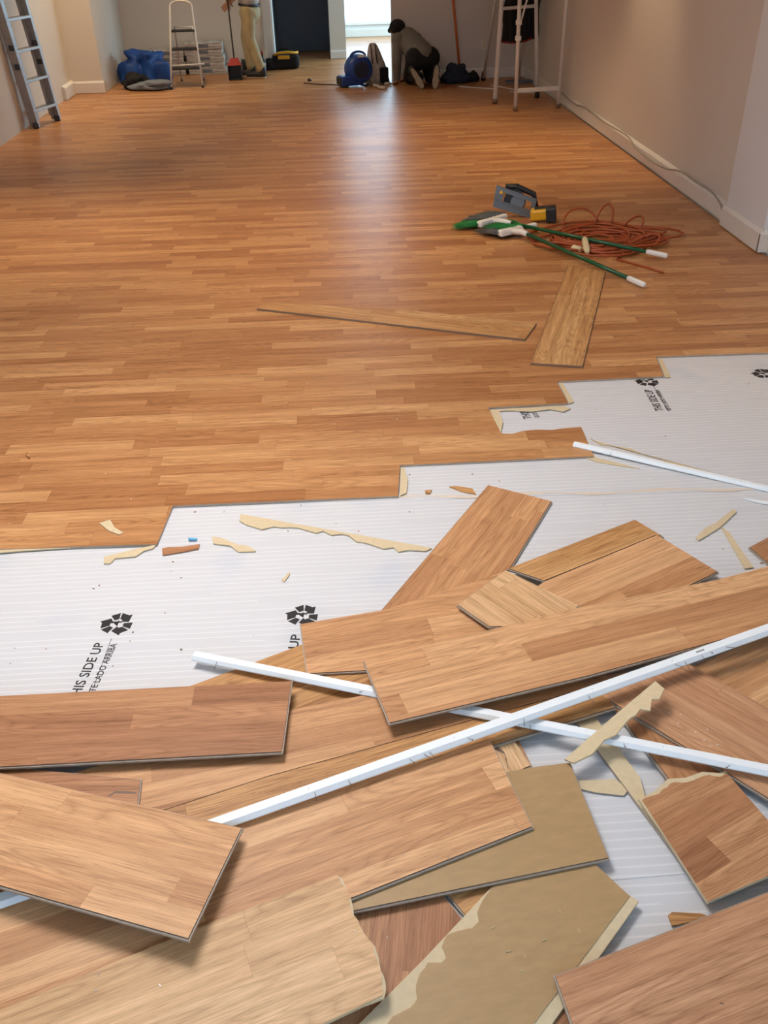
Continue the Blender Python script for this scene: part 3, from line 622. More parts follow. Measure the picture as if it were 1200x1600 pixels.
# ------------------------------------------------------------ brooms
def broom(tip, neck, zt, zn, head_px, label, fan, grey):
    a, b = at(*neck, zn), at(*tip, zt); o = empty('broom', (a.x, a.y, 0), label, 'broom', 'brooms dropped on the laid floor'); d = (b - a).normalized()
    e = b - d * .13; MB().tube([a, a.lerp(e, .5), e], .0125, 12).build('handle', M['green'], o)
    MB().tube([e - d * .01, e, b - d * .01, b], [.0135, .0165, .0165, .009], 12).build('end_grip', M['wplastic'], o)
    h0, h1 = at(*head_px[0], .045), at(*head_px[1], .045); hd = (h1 - h0); L_ = hd.length; R = dirR(hd, (0, 0, 1))
    mb = MB(); mb.box((h0 + h1) / 2, (L_, .05, .045), R, 0, .014); mb.tube([(h0 + h1) / 2, a - d * .01, a + d * .05], [.022, .02, .016], 10)
    mb.build('head_block', M['wplastic'], o)
    r_ = random.Random(len(label)); fd = (at(*fan[1], .02) - at(*fan[0], .045)); BL = fd.length; fd.normalize(); side = V((0, 0, 1)).cross(fd)
    for mm, lo, hi, zo, nn in ((('bristle', 'bristleg')[grey], 0, 1, 0, 330), (('bristleg', 'bristle')[grey], .3, 1.15, .016, 170)):
        mb = MB()
        for i in range(nn):
            s_ = r_.uniform(lo, hi); base = h0.lerp(h1, min(s_, 1)) + V((0, 0, r_.uniform(-.015, .012) + zo)); sp_ = (s_ - .5) * .5 + r_.uniform(-.12, .12)
            tip_ = base + (fd + side * -sp_).normalized() * BL * r_.uniform(.8, 1.05); tip_.z = max(.003, r_.uniform(.004, .04) + zo)
            mb.tube([base, base.lerp(tip_, .5) + V((0, 0, r_.uniform(0, .01))), tip_], [.0016, .0016, .0011], 3)
        bo = mb.build('bristles', M[mm], o); bo['kind'] = 'stuff'
    return o
broom((1043, 400), (790, 347), .060, .055, ((748, 351), (790, 338)), 'green handled broom with white head, its handle end farther back over the orange cord', ((760, 345), (718, 347)), 0)
broom((1008, 446), (817, 363), .025, .055, ((780, 365), (815, 357)), 'green handled broom lying in front, its white grip nearest the loose board', ((785, 361), (752, 356)), 1)
p0, p1 = at(820, 356, .04), at(838, 351, .05); tag(MB().box((p0 + p1) / 2, ((p1 - p0).length, .04, .035), dirR(p1 - p0), 0, .012).build('plastic_broom_cap', M['wplastic']), 'small white plastic piece behind the broom heads beside the saw', 'plastic part')

# ------------------------------------------------------------ orange extension cord
cc = at(938, 378, 0); r_ = random.Random(11); pts = []; NL = 17
for i in range(NL * 26):
    t_ = i / 26; a_ = t_ * 2 * math.pi + .4 * math.sin(t_ * 1.3); k_ = int(t_)
    fx = lambda s: noise.noise(V((t_ * .55, s, 3.3)))
    rx = .31 + .24 * fx(1.0) ; ry = .30 + .34 * fx(5.0)
    ox, oy = .22 * fx(9.0) + .02, .22 * fx(13.0)
    wob = .03 * math.sin(a_ * 3 + k_)
    pts.append(V((cc.x + ox + (rx + wob) * math.cos(a_), cc.y + oy + (ry * .8 + wob) * math.sin(a_), .008 + .045 * abs(noise.noise(V((t_ * 2.2, 7, 1)))) + .022 * abs(math.sin(t_ * 3.7)) * (t_ / NL))))
for (x, y), zz in (((905, 345), .0), ((955, 325), .0), ((1000, 350), 0)): pass
tail = [at(964, 405, .008), at(990, 412, .007), at(1015, 419, .007), at(1037, 426, .007)]
pts = pts + [pts[-1].lerp(tail[0], k / 6) for k in range(1, 6)] + tail
# a few loops that stand up off the heap
co_ = empty('power_cable_heap', (cc.x, cc.y, 0), 'tangled orange extension cord heaped under the broom handles', 'extension cord')
MB().tube(pts, .0078, 7).build('cable', M['cord'], co_)
def loop(p_, q_, hgt, lean):
    A, B = at(*p_, .02), at(*q_, .02); m_ = []
    for k in range(13):
        t_ = k / 12; s_ = math.sin(t_ * math.pi); m_.append(A.lerp(B, .5 - .5 * math.cos(t_ * math.pi)) + V((lean[0] * s_, lean[1] * s_, hgt * s_)))
    MB().tube(m_, .0078, 7).build('cable', M['cord'], co_)
loop((928, 352), (955, 352), .13, (.04, .05)); loop((972, 356), (997, 362), .09, (.06, .0)); loop((880, 352), (935, 350), .09, (0, .08)); loop((985, 380), (1018, 386), .06, (.1, .02))
p = at(913, 372, .06); q_ = at(918, 395, .03); MB().tube([p, p.lerp(q_, .15), p.lerp(q_, .8), q_], [.012, .021, .021, .010], 12).build('plug', M['cream'], co_)
p = at(893, 386, .03); q_ = at(908, 390, .03); MB().tube([p, p.lerp(q_, .2), q_], [.008, .018, .018], 12).build('plug', M['cream'], co_)

# ------------------------------------------------------------ cordless saw
Ys = 6.42; c = [aty(776, 289, Ys + .05), aty(839, 311, Ys), aty(832, 342, Ys), aty(770, 323, Ys + .03)]
o = empty('circular_saw', (c[2].x, c[2].y, 0), 'black and yellow cordless saw tipped on its side with grey base plate upright', 'power saw')
n = (c[1] - c[0]).cross(c[3] - c[0]).normalized(); n = n if n.y < 0 else -n
bl_ = lambda u_, v_: c[0].lerp(c[1], u_).lerp(c[3].lerp(c[2], u_), v_)
mb = MB()
for (u0_, v0_, u1_, v1_) in ((0, 0, 1, .22), (0, .62, 1, 1), (0, .22, .2, .62), (.9, .22, 1, .62)):
    q4 = [bl_(u0_, v0_), bl_(u1_, v0_), bl_(u1_, v1_), bl_(u0_, v1_)]; mb.prism([p_ - n * .004 for p_ in q4], q4, 0, 0, 0)
mb.build('base_plate', M['steel'], o)
ex = (c[1] - c[0]).normalized(); ey = (c[0] - c[3]).normalized(); ctr = bl_(.5, .45); bk = -n
MB().tube([ctr + bk * .012, ctr + bk * .035], .078, 24).build('blade_guard', M['black'], o)
MB().tube([ctr + bk * .006 + ex * .02, ctr + bk * .009 + ex * .02], .05, 24).build('saw_blade', M['steel'], o)
mb = MB(); mb.tube([ctr + bk * .03 + ey * .035, ctr + bk * .12 + ey * .04], .045, 16); mb.tube([ctr + bk * .06 + ey * .07 - ex * .08, ctr + bk * .07 + ey * .095, ctr + bk * .07 + ey * .085 + ex * .13, ctr + bk * .07 + ex * .17], [.018, .021, .021, .018], 10); mb.build('handle', M['black'], o)
mb = MB(); mb.tube([ctr - ex * .12 + ey * .03 + bk * .01, ctr - ex * .085 + ey * .02 + bk * .02], .02, 10); mb.build('yellow_cap', M['yellow'], o)
bp = at(848, 334, .055)
R = dirR((1, -.25, .12)); MB().box(bp + V((-.02, 0, .0)), (.13, .09, .075), R, 0, .016).build('motor_body', M['yellow'], o)
MB().box(bp + V((.055, -.02, .005)), (.07, .11, .095), R, 0, .010).build('battery_pack', M['black'], o)
MB().box(bp + V((-.01, 0, .042)), (.10, .05, .012), R, 0, .004).build('body_band', M['black'], o)

# ------------------------------------------------------------ far left: ladder, tarp, cloth
o = empty('extension_ladder', (-3.05, 10.8, 0), 'grey aluminium ladder leaning against the left wall', 'ladder')
bR, bL, sh = V((-2.975, 11.05, .012)), V((-3.10, 10.62, .012)), V((-.085, -.42, 2.3)); wd = (bR - bL).normalized()
for p_ in (bR, bL):
    d = sh.normalized(); R = Matrix((wd, d.cross(wd) * -1, d)).transposed(); MB().box(p_ + sh / 2, (.04, .10, sh.length), R, 0, .003).build('rail', M['alu'], o)
    MB().box(p_ + V((0.01, -.02, .02)), (.06, .11, .05), rotz(.3), 0, .008).build('foot', M['black'], o)
for f_ in (.16, .84):
    d = sh.normalized(); R = Matrix((wd, d.cross(wd) * -1, d)).transposed(); MB().box(bL.lerp(bR, f_) + sh / 2 + V((-.012, .03, .02)), (.05, .03, sh.length * .97), R, 0, .003).build('inner_rail', M['alu'], o)
for k in range(8):
    z_ = .16 + k * .29; p_ = sh * (z_ / 2.3); MB().box((bR + bL) / 2 + p_, (.50, .11, .026), Matrix((wd, V((0, 0, 1)).cross(wd), V((0, 0, 1)))).transposed(), 0, .004).build('rung', M['alu'], o)
for z_, cc_ in ((.60, 'black'), (.78, 'black')):
    for p_ in (bR, bL): MB().box(p_ + sh * (z_ / 2.3), (.05, .095, .05), rotz(.3), 0, .006).build('lock_clamp', M[cc_], o)
def mound(name, c, size, m, label, cat, seed=0, rough_=.35, seg=48, pw=1.0, parent=None, fold=6.0):
    """crumpled heap of cloth"""
    mb = MB(); bm_ = mb.b; q = bmesh.ops.create_uvsphere(bm_, u_segments=seg, v_segments=seg // 2, radius=1)
    for v in bm_.verts:
        d = v.co.normalized(); k_ = 1 + rough_ * noise.noise(d * 1.6 + V((seed, 0, 0))) + rough_ * .45 * abs(noise.noise(d * fold * .6 + V((0, seed, 0)))) - rough_ * .3 * abs(noise.noise(d * fold + V((3, seed, 0))))
        x, y, z = d * k_; z = (abs(z) ** pw) * (1 if z > 0 else -1); v.co = V((c[0] + x * size[0], c[1] + y * size[1], max(.002, c[2] + z * size[2])))
    for f in bm_.faces: f.smooth = True
    o = mb.build(name, M[m] if isinstance(m, str) else m, parent)
    if label: tag(o, label, cat)
    return o
mound('blue_tarp', (-2.40, 13.80, .15), (.27, .27, .25), 'tarp', 'crumpled bright blue tarp heaped in the corner behind the grey cloth', 'tarp', 2, .6, 56, .6, fold=4.0)
o = mound('folded_cloth', (-2.22, 13.10, .045), (.27, .16, .05), 'greycloth', 'blue grey folded cloth lying in front of the blue tarp', 'cloth', 5, .25, 40, .8)
mound('cloth_layer', (-2.14, 13.06, .085), (.20, .13, .035), 'greycloth', None, None, 8, .25, 32, .8, parent=o)
mound('dark_jacket', (-2.42, 13.22, .09), (.17, .12, .10), 'blackcloth', 'dark crumpled jacket between the blue tarp and the grey folded cloth', 'jacket', 9, .5, 36)
# white step ladder
o = empty('step_ladder', (-1.77, 13.1, 0), 'small white step ladder with three dark treads standing by the cartons', 'step ladder')
fl, fr = at(268, 140), at(317, 137); tl, tr = V((-1.87, 13.32, .93)), V((-1.60, 13.34, .93))
arc = [fl, fl.lerp(tl, .5), tl] + [V((-1.735 - .135 * math.cos(a), 13.33, .93 + .055 * math.sin(a))) for a in [math.pi * k / 8 for k in range(1, 8)]] + [tr, fr.lerp(tr, .5), fr]
MB().tube([p + V((0, 0, .008)) for p in arc], .0125, 10).build('front_frame', M['white'], o)
rl, rr_ = V((-1.90, 13.72, .008)), V((-1.60, 13.72, .008))
MB().tube([rl, V((-1.85, 13.33, .70)), V((-1.62, 13.33, .70)), rr_], .010, 10).build('rear_frame', M['white'], o)
for z_ in (.23, .45, .655):
    k_ = z_ / .93; a_, b_ = fl.lerp(tl, k_), fr.lerp(tr, k_); MB().box((a_ + b_) / 2 + V((0, .07, 0)), ((b_ - a_).length - .01, .17, .022), None, 0, .004).build('tread', M['black'], o)
a_, b_ = at(269, 140), at(317, 137); MB().tube([V((-2.0 + .05, 13.16, .265)), V((-1.50, 13.16, .275))], .010, 8).build('cross_bar', M['white'], o)
for p_ in (fl, fr, rl, rr_): MB().tube([p_ + V((0, 0, .001)), p_ + V((0, 0, .03))], .017, 8).build('foot', M['black'], o)
# cartons
r_ = random.Random(3); names_l = ['lowest', 'second', 'third', 'top']; names_r = ['lowest', 'second', 'third', 'fourth', 'top']
proto = None
for st, (x0, n_, nm) in enumerate(((-2.17, 4, names_l), (-1.62, 5, names_r))):
    for k in range(n_):
        if proto is None:
            proto = MB().box((0, 0, 0), (.53, .34, .078), None, 0, .004).build('flooring_carton', M['carton']); c_ = proto
            bmesh_ = MB().box((0, -.1705, 0), (.14, .001, .045), None, 0, 0).build('printed_panel', M['greycloth'], proto); pp = bmesh_
        else:
            c_ = proto.copy(); COL.objects.link(c_); p2 = pp.copy(); COL.objects.link(p2); p2.parent = c_
        c_.location = (x0 + r_.uniform(-.02, .02), 14.54 + r_.uniform(-.01, .01), .041 + k * .0805); c_.rotation_euler = (0, 0, r_.uniform(-.03, .03))
        tag(c_, f'white streaked flooring carton, {nm[k]} in the {"left low" if st == 0 else "right tall"} stack behind the step ladder', 'carton', 'flooring cartons stacked by the back wall')

# ------------------------------------------------------------ people
def hand(mb, w_, d, nrm, curl=1.0, side=1, s=1.0):
    """w_ wrist, d finger direction, nrm palm normal (direction fingers curl to); side: thumb side sign"""
    d = V(d).normalized(); nrm = V(nrm); nrm = (nrm - d * nrm.dot(d)).normalized(); x = d.cross(nrm) * side
    for k in range(4):
        a_ = w_ + x * (.026 - .017 * k) * s; kn = w_ + d * .085 * s + x * (.030 - .020 * k) * s; mb.cone(a_ + d * .01, kn, .013 * s, .0115 * s, 8)
        L_ = (.046, .05, .047, .038)[k] * s; c_ = .5 * curl; p_ = kn
        for j, f_ in enumerate((1, .65, .5)):
            c_ = curl * (.5 + .7 * j); dd = d * math.cos(c_) + nrm * math.sin(c_) + x * (.06 - .04 * k); q_ = p_ + dd.normalized() * L_ * f_; mb.cone(p_, q_, (.0095 - .001 * j) * s, (.009 - .001 * j) * s, 8); p_ = q_
    p_ = w_ + d * .02 * s + x * .025 * s
    for j, (L_, a_) in enumerate(((.04, .5), (.032, 1.0), (.026, 1.3))):
        dd = d * .8 + x * (.9 - .35 * j) + nrm * a_ * .6 * curl; q_ = p_ + dd.normalized() * L_ * s; mb.cone(p_, q_, (.012 - .001 * j) * s, (.011 - .001 * j) * s, 8); p_ = q_
def head(mb, c, f_, up_):
    f_, up_ = V(f_).normalized(), V(up_); up_ = (up_ - f_ * up_.dot(f_)).normalized(); l_ = up_.cross(f_); R = Matrix((f_, l_, up_)).transposed()
    mb.sphere(c + up_ * .02 - f_ * .01, .095, (1, .82, 1.08), R); mb.sphere(c - up_ * .06 + f_ * .03, .06, (1, .9, .95), R); mb.sphere(c + f_ * .092 - up_ * .015, .016, (1, .7, 1.5), R)
    mb.sphere(c + f_ * .082 - up_ * .055, .02, (.7, 1.3, .5), R); mb.sphere(c + f_ * .075 + up_ * .03, .03, (.5, 2.0, .5), R)
    for s_ in (-1, 1): mb.sphere(c + l_ * s_ * .08 - f_ * .005, .026, (.7, .35, 1.1), R)
    return R
def fin(mb, name, m, par, vox=.007, sm=4):
    o = mb.build(name, m, par); return bake(o, [('REMESH', dict(mode='VOXEL', voxel_size=vox, use_smooth_shade=True)), ('SMOOTH', dict(iterations=sm, factor=.5))])
def eyes(c, f_, up_, par):
    f_, up_ = V(f_).normalized(), V(up_); up_ = (up_ - f_ * up_.dot(f_)).normalized(); l_ = up_.cross(f_)
    for s_ in (-1, 1): MB().sphere(c + f_ * .086 + up_ * .012 + l_ * s_ * .03, .009, seg=10).build('eye', M['hair'], par)
def shoe(mb, a, toe, up_, w=.045):
    """a = heel end under the ankle, toe = toe end"""
    a, toe, up_ = V(a), V(toe), V(up_).normalized(); mb.cone(a + up_ * .045, toe + up_ * .035, w * .95, w * .78, 12); mb.cone(a + up_ * .06, a + up_ * .11, w, w * .95, 12)
# standing man
B0 = V((-.90, 13.96, 0)); RM = Matrix.Rotation(math.pi - .25, 3, 'Z'); L3 = lambda x, y, z: B0 + RM @ V((x, y, z))
man = empty('person', B0, 'person standing in khaki trousers and pale shirt, holding the long dustpan handle', 'person')
mb = MB(); hc = L3(.13, 0, 1.58); head(mb, hc, RM @ V((1, 0, -.45)), (0, 0, 1)); mb.cone(L3(.06, 0, 1.40), L3(.10, 0, 1.52), .058, .052)
mb.cone(L3(.05, 0, 1.30), L3(0, 0, .98), .13, .12); mb.cone(L3(0, 0, .98), L3(0, 0, .80), .115, .115)
sd = {1: (L3(.05, .19, 1.36), L3(.10, .25, 1.08), L3(.24, .10, .96)), -1: (L3(.05, -.19, 1.36), L3(.10, -.25, 1.08), L3(.30, -.06, .90))}
for s_, (a_, b_, c_) in sd.items():
    mb.cone(L3(.05, 0, 1.36), a_, .07, .055); mb.cone(a_, b_, .052, .042); mb.cone(b_, c_, .040, .028)
    hand(mb, c_, (c_ - b_), RM @ V((-.2, -s_, 0)), .9, s_)
legs = {1: (L3(0, .09, .90), L3(.01, .10, .49), L3(-.11, .10, .09)), -1: (L3(0, -.09, .90), L3(.11, -.07, .49), L3(.07, -.06, .09))}
for s_, (a_, b_, c_) in legs.items(): mb.cone(a_.lerp(b_, .3), b_, .078, .056); mb.cone(b_, c_, .056, .038); mb.cone(c_, c_ + RM @ V((.07, 0, -.04)), .036, .03)
fin(mb, 'body', M['skin'], man); eyes(hc, RM @ V((1, 0, -.45)), (0, 0, 1), man)
mb = MB(); mb.cone(L3(.05, 0, 1.34), L3(.005, 0, 1.0), .16, .148); mb.cone(L3(0, .03, .98), L3(0, -.03, .98), .145, .145); mb.cone(L3(.05, .12, 1.36), L3(.05, -.12, 1.36), .08, .08)
for s_, (a_, b_, c_) in sd.items(): mb.cone(a_, a_.lerp(b_, .75), .066, .062)
fin(mb, 'shirt', M['shirt'], man, .009)
mb = MB(); mb.cone(L3(0, .05, .79), L3(0, -.05, .79), .132, .132)
for s_, (a_, b_, c_) in legs.items(): mb.cone(a_.lerp(b_, .2), b_, .106, .078); mb.cone(b_, c_ + V((0, 0, .04)), .078, .068)
fin(mb, 'trousers', M['khaki'], man, .009)
MB().tube([L3(.132 * math.cos(a), 0.165 * math.sin(a), .885 + .01 * math.cos(a)) for a in [2 * math.pi * k / 24 for k in range(25)]], .017, 8).build('belt', M['black'], man)
for s_, (a_, b_, c_) in legs.items():
    mb = MB(); g_ = V((c_.x, c_.y, 0)); shoe(mb, g_ + RM @ V((-.03, 0, 0)), g_ + RM @ V((.17, 0, 0)), (0, 0, 1), .055); sho = fin(mb, 'shoe', M['black'], man, .008)
    MB().box(g_ + RM @ V((.065, 0, .008)), (.27, .085, .016), RM, 0, .005).build('shoe_sole', M['sole'], sho)
mb = MB(); mb.sphere(hc + V((0, 0, .035)) - RM @ V((.03, 0, 0)), .105, (1, .88, .95)); fin(mb, 'hair', M['hair'], man, .01)
# kneeling man
K0 = V((1.24, 12.5, 0)); kn = empty('person', K0, 'person kneeling bent over by the wall in grey jacket, dark cap and black trousers', 'person')
f_ = V((-.34, .94, 0)).normalized()
HL, HR = V((1.21, 12.52, .33)), V((1.40, 12.58, .33)); KL, KR = V((1.17, 12.86, .075)), V((1.44, 12.88, .075)); AL, AR = V((1.25, 12.42, .13)), V((1.45, 12.46, .13))
SL, SR = V((1.02, 12.80, .52)), V((1.26, 12.93, .50)); hc = V((1.02, 12.915, .625)); EL_, ER_ = V((.99, 12.70, .28)), V((1.22, 12.95, .27)); WL, WR = V((1.00, 12.76, .06)), V((1.10, 12.97, .06))
hips = (HL + HR) / 2; chest = (SL + SR) / 2
mb = MB(); head(mb, hc, (-.5, .6, -.55), (-.3, .4, .8)); mb.cone(chest + V((-.03, .0, .03)), hc, .06, .05)
mb.cone(hips, chest, .13, .13); mb.cone(SL, SR, .07, .07); mb.cone(HL, HR, .10, .10)
for a_, b_, c_, s_ in ((SL, EL_, WL, 1), (SR, ER_, WR, -1)): mb.cone(a_, b_, .05, .042); mb.cone(b_, c_, .04, .028); hand(mb, c_ + V((0, 0, -.02)), V((-.2, .6, -.25)), (0, 0, -1), .35, s_)
for a_, b_, c_ in ((HL, KL, AL), (HR, KR, AR)): mb.cone(a_, b_, .09, .06); mb.cone(b_, c_, .058, .04)
fin(mb, 'body', M['skin'], kn); eyes(hc, (-.5, .6, -.55), (-.3, .4, .8), kn)
mb = MB(); mb.cone(hips + f_ * .02 + V((0, 0, .04)), chest, .155, .150); mb.cone(SL, SR, .090, .090); mb.cone(chest + V((0, 0, .03)), chest + V((-.035, .02, .07)), .10, .075)
for a_, b_, c_ in ((SL, EL_, WL), (SR, ER_, WR)): mb.cone(a_, b_, .072, .060); mb.cone(b_, c_.lerp(b_, .15), .058, .045)
fin(mb, 'jacket', M['jacket'], kn, .009)
mb = MB(); mb.cone(HL, HR, .135, .135)
for a_, b_, c_ in ((HL, KL, AL), (HR, KR, AR)): mb.cone(a_, b_, .125, .082); mb.cone(b_ + V((0, 0, .012)), c_, .078, .062)
fin(mb, 'trousers', M['blackcloth'], kn, .009)
for c_, tilt in ((AL, -.28), (AR, .05)):
    h_ = c_ + V((tilt * .35, -.07, .10)); t_ = c_ + V((-tilt * .10, -.10, -.095)); dirn = (t_ - h_); mb = MB(); mb.cone(h_ + V((0, .035, 0)), t_ + V((0, .035, .02)), .042, .036); mb.cone(c_, h_ + V((0, .03, -.02)), .05, .045); sho = fin(mb, 'shoe', M['black'], kn, .008)
    dn_ = dirn.normalized(); xx = V((1, 0, 0)); xx = (xx - dn_ * xx.dot(dn_)).normalized(); mb = MB(); ol = []
    for k in range(20):
        a = 2 * math.pi * k / 20; wv = .040 + (.008 if math.sin(a) < 0 else -.002); ol.append((h_ + t_) / 2 + xx * math.cos(a) * wv * (.82 + .18 * abs(math.sin(a))) - dn_ * math.sin(a) * .135)
    yy_ = dn_.cross(xx); yy_ = yy_ if yy_.y > 0 else -yy_
    mb.prism([p_ - yy_ * .012 for p_ in ol], [p_ + yy_ * .008 for p_ in ol], 0, 0, 0); mb.build('shoe_sole', M['sole'], sho)
mb = MB(); mb.sphere(hc + V((0, -.01, .035)), .105, (1, 1, .85)); mb.cone(hc + V((-.05, .07, .02)), hc + V((-.09, .12, -.02)), .045, .03); fin(mb, 'cap', M['blackcloth'], kn, .009)

# ------------------------------------------------------------ things round the standing man
dp = V((-1.16, 13.74, 0)); o = empty('lobby_dustpan', dp, 'upright black and red dustpan on a long black pole held by the standing person', 'dustpan')
MB().tube([dp + V((.0, .03, .25)), dp + V((-.02, .16, .98))], .0095, 8).build('pole', M['black'], o)
mb = MB(); mb.box(dp + V((0, .05, .10)), (.18, .015, .18), None, 0, .004); mb.box(dp + V((-.085, -.01, .09)), (.012, .13, .16), None, 0, .004); mb.box(dp + V((.085, -.01, .09)), (.012, .13, .16), None, 0, .004); mb.box(dp + V((0, 0, .01)), (.18, .14, .014), None, 0, .003)
mb.build('pan', M['black'], o)
mb = MB(); mb.prism([dp + V((x, y, .185)) for x, y in ((-.095, -.07), (.095, -.07), (.095, .065), (-.095, .065))], [dp + V((x, y, .265)) for x, y in ((-.05, -.0), (.05, -.0), (.05, .05), (-.05, .05))], 0, 0, 0); mb.build('hood', M['red'], o)
b_ = at(366, 117); o = empty('paint_pot', b_, 'small red plastic pot on the floor left of the dustpan', 'pot')
MB().tube([b_ + V((0, 0, .002)), b_ + V((0, 0, .13))], [.055, .066], 20).build('pot_body', M['red'], o); MB().tube([b_ + V((0, 0, .125)), b_ + V((0, 0, .142))], .071, 20).build('lid', M['red'], o)
b_ = V((-1.02, 14.25, 0)); o = empty('black_bucket', b_, 'black bucket behind the dustpan and the standing person', 'bucket')
MB().tube([b_ + V((0, 0, .002)), b_ + V((0, 0, .19))], [.07, .09], 24).build('bucket', M['black'], o)
MB().tube([b_ + V((.09 * math.cos(a), .02, .19 + .03 * math.sin(a))) for a in [math.pi * k / 10 for k in range(11)]], .003, 6).build('bail', M['alu'], o)
b_ = at(412, 112); o = empty('spray_bottle', b_, 'dark bottle with pale label just behind the foot of the standing person', 'bottle')
MB().tube([b_ + V((0, 0, .002)), b_ + V((0, 0, .02)), b_ + V((0, 0, .15)), b_ + V((0, 0, .19)), b_ + V((0, 0, .23))], [.036, .04, .04, .018, .016], 16).build('bottle_body', M['black'], o)
MB().tube([b_ + V((0, 0, .05)), b_ + V((0, 0, .12))], .0408, 16).build('bottle_label', M['canvas'], o); MB().tube([b_ + V((0, 0, .225)), b_ + V((0, 0, .26))], .017, 12).build('cap', M['red'], o)
# tool bag
b_ = at(447, 109); o = empty('tool_bag', b_, 'black open tool bag with yellow trim near the dark doorway', 'tool bag')
mb = MB(); mb.box(b_ + V((0, .12, .10)), (.40, .24, .19), None, 0, .05); bo = mb.build('bag_body', M['blackcloth'], o, smooth=True)
MB().tube([b_ + V((-.16, 0, .20)), b_ + V((-.08, -.015, .225)), b_ + V((.05, -.01, .23)), b_ + V((.16, .02, .215)), b_ + V((.18, .15, .21))], .017, 8).build('yellow_zip_trim', M['yellow'], o)
MB().box(b_ + V((-.02, -.012, .165)), (.17, .012, .05), None, 0, .005).build('yellow_pocket', M['yellow'], o)
MB().tube([b_ + V((-.12 * math.cos(a), .10, .2 + .07 * math.sin(a))) for a in [math.pi * k / 12 for k in range(13)]], .011, 8).build('carry_handle', M['blackcloth'], o)
mound('black_pouch', (-.73, 14.62, .06), (.08, .08, .08), 'blackcloth', 'limp black pouch at the left side of the tool bag', 'pouch', 4, .4, 24)
# blower
bc = V((.50, 12.82, .20)); o = empty('air_mover', (bc.x, bc.y, 0), 'round blue floor blower with black intake standing in front of the bright doorway', 'blower')
ax = V((.30, -.95, 0)).normalized(); R = dirR(V((0, 0, 1)).cross(ax), (0, 0, 1)); xx = V((0, 0, 1)).cross(ax).normalized()
mb = MB(); mb.tube([bc - ax * .14, bc - ax * .13, bc - ax * .06, bc + ax * .06, bc + ax * .115, bc + ax * .13], [.10, .145, .175, .175, .15, .115], 32)
lf = -xx if (-xx).x < 0 else xx
mb.box(bc + lf * .12 + V((0, 0, -.125)), (.30, .20, .115), dirR(lf), 0, .02); mb.build('housing', M['blue'], o)
MB().box(bc + lf * .272 + V((0, 0, -.125)), (.012, .17, .085), dirR(lf), 0, .003).build('outlet_mouth', M['black'], o)
itk = MB().tube([bc + ax * .128, bc + ax * .138], .098, 28).build('intake', M['black'], o)
for rad in (.03, .055, .08): MB().tube([bc + ax * .142 + xx * rad * math.cos(a) + V((0, 0, rad * math.sin(a))) for a in [2 * math.pi * k / 20 for k in range(21)]], .0028, 5).build('grille_ring', M['blue'], itk)
MB().tube([bc + lf * .10 * math.cos(a) + V((0, 0, .145 + .055 * math.sin(a))) for a in [math.pi * k / 12 for k in range(13)]], .014, 8).build('carry_handle', M['blue'], o)
MB().box(bc + ax * .02 + V((0, 0, .16)) + ax * .10, (.09, .012, .03), dirR(xx), 0, .003).build('rating_label', M['wplastic'], o)
for s_ in (-1, 1): MB().box(bc + lf * (.06 + s_ * .14) + V((0, 0, -.19)), (.05, .2, .02), dirR(lf), 0, .003).build('foot', M['black'], o)
pl = [at(475, 130, .006), at(490, 131, .006), at(505, 132, .006), at(520, 132, .006), at(536, 134, .006)]; MB().tube(pl, .006, 7).build('power_cable', M['black'], o)
p = at(481, 126, .015); tag(MB().tube([p, p + V((.02, 0, .012)), p + V((.05, .01, .0))], [.015, .02, .008], 8).build('black_plug', M['black']), 'small black plug on the floor by the end of the blower cable', 'plug')
# canvas bundle
b_ = V((.755, 13.02, 0)); o = empty('canvas_tool_bundle', b_, 'tall spattered off white canvas bundle behind the blue blower', 'tool bundle')
mb = MB(); rings = [(0, .155, .10), (.12, .145, .095), (.26, .11, .075), (.38, .075, .055), (.44, .055, .04), (.47, .035, .02)]; RR = []
for z_, rx, ry in rings: RR.append([mb.b.verts.new(b_ + V((-.05 * z_ / .47 + rx * math.cos(a) * (1 + .12 * math.sin(a * 5 + z_ * 9)), ry * math.sin(a), z_ + .002))) for a in [2 * math.pi * k / 24 for k in range(24)]])
for A_, B_ in zip(RR, RR[1:]):
    for k in range(24): mb.b.faces.new((A_[k], A_[(k + 1) % 24], B_[(k + 1) % 24], B_[k])).smooth = True
mb.b.faces.new(RR[0][::-1]); mb.b.faces.new(RR[-1]); mb.build('canvas_cover', M['canvas'], o)
MB().box(b_ + V((.085, -.075, .10)), (.12, .06, .19), rotz(.35), 0, .02).build('black_pocket', M['blackcloth'], o)
for s_ in (-.03, .03): MB().tube([b_ + V((s_ - .05, -.03, .46)), b_ + V((s_ - .045, -.065, .36)), b_ + V((s_ - .03, -.09, .24))], .008, 6).build('dark_strap', M['black'], o)
for (x, y, L_, a_, lab) in ((588, 134, .12, -1.0, 'white rolled rag in front of the blue blower, left one'), (597, 137, .14, -.8, 'white rolled rag nearest the camera beside the blower'), (606, 131, .09, .3, 'white rag scrap between the blower and the kneeling person')):
    p = at(x, y, .022); d = V((math.cos(a_), math.sin(a_), 0)) * L_ / 2; tag(MB().tube([p - d, p - d * .8, p, p + d * .8, p + d], [.012, .02, .022, .019, .010], 9).build('rolled_rag', M['canvas']), lab, 'rag', 'white rags by the blower')
for i, (x, y) in enumerate(((548, 138), (556, 138), (566, 137), (576, 136))): scrap(x, y, .0005, 'canvas', .022, i * 1.3, 'small pale scrap on the floor in front of the blue blower', 'paper_scrap', 'scraps by the blower', 'scrap', 1.6)
mound('navy_jacket', (1.77, 12.80, .07), (.18, .13, .14), 'navy', 'dark navy jacket dropped in a heap behind the kneeling person', 'jacket', 12, .5, 40)
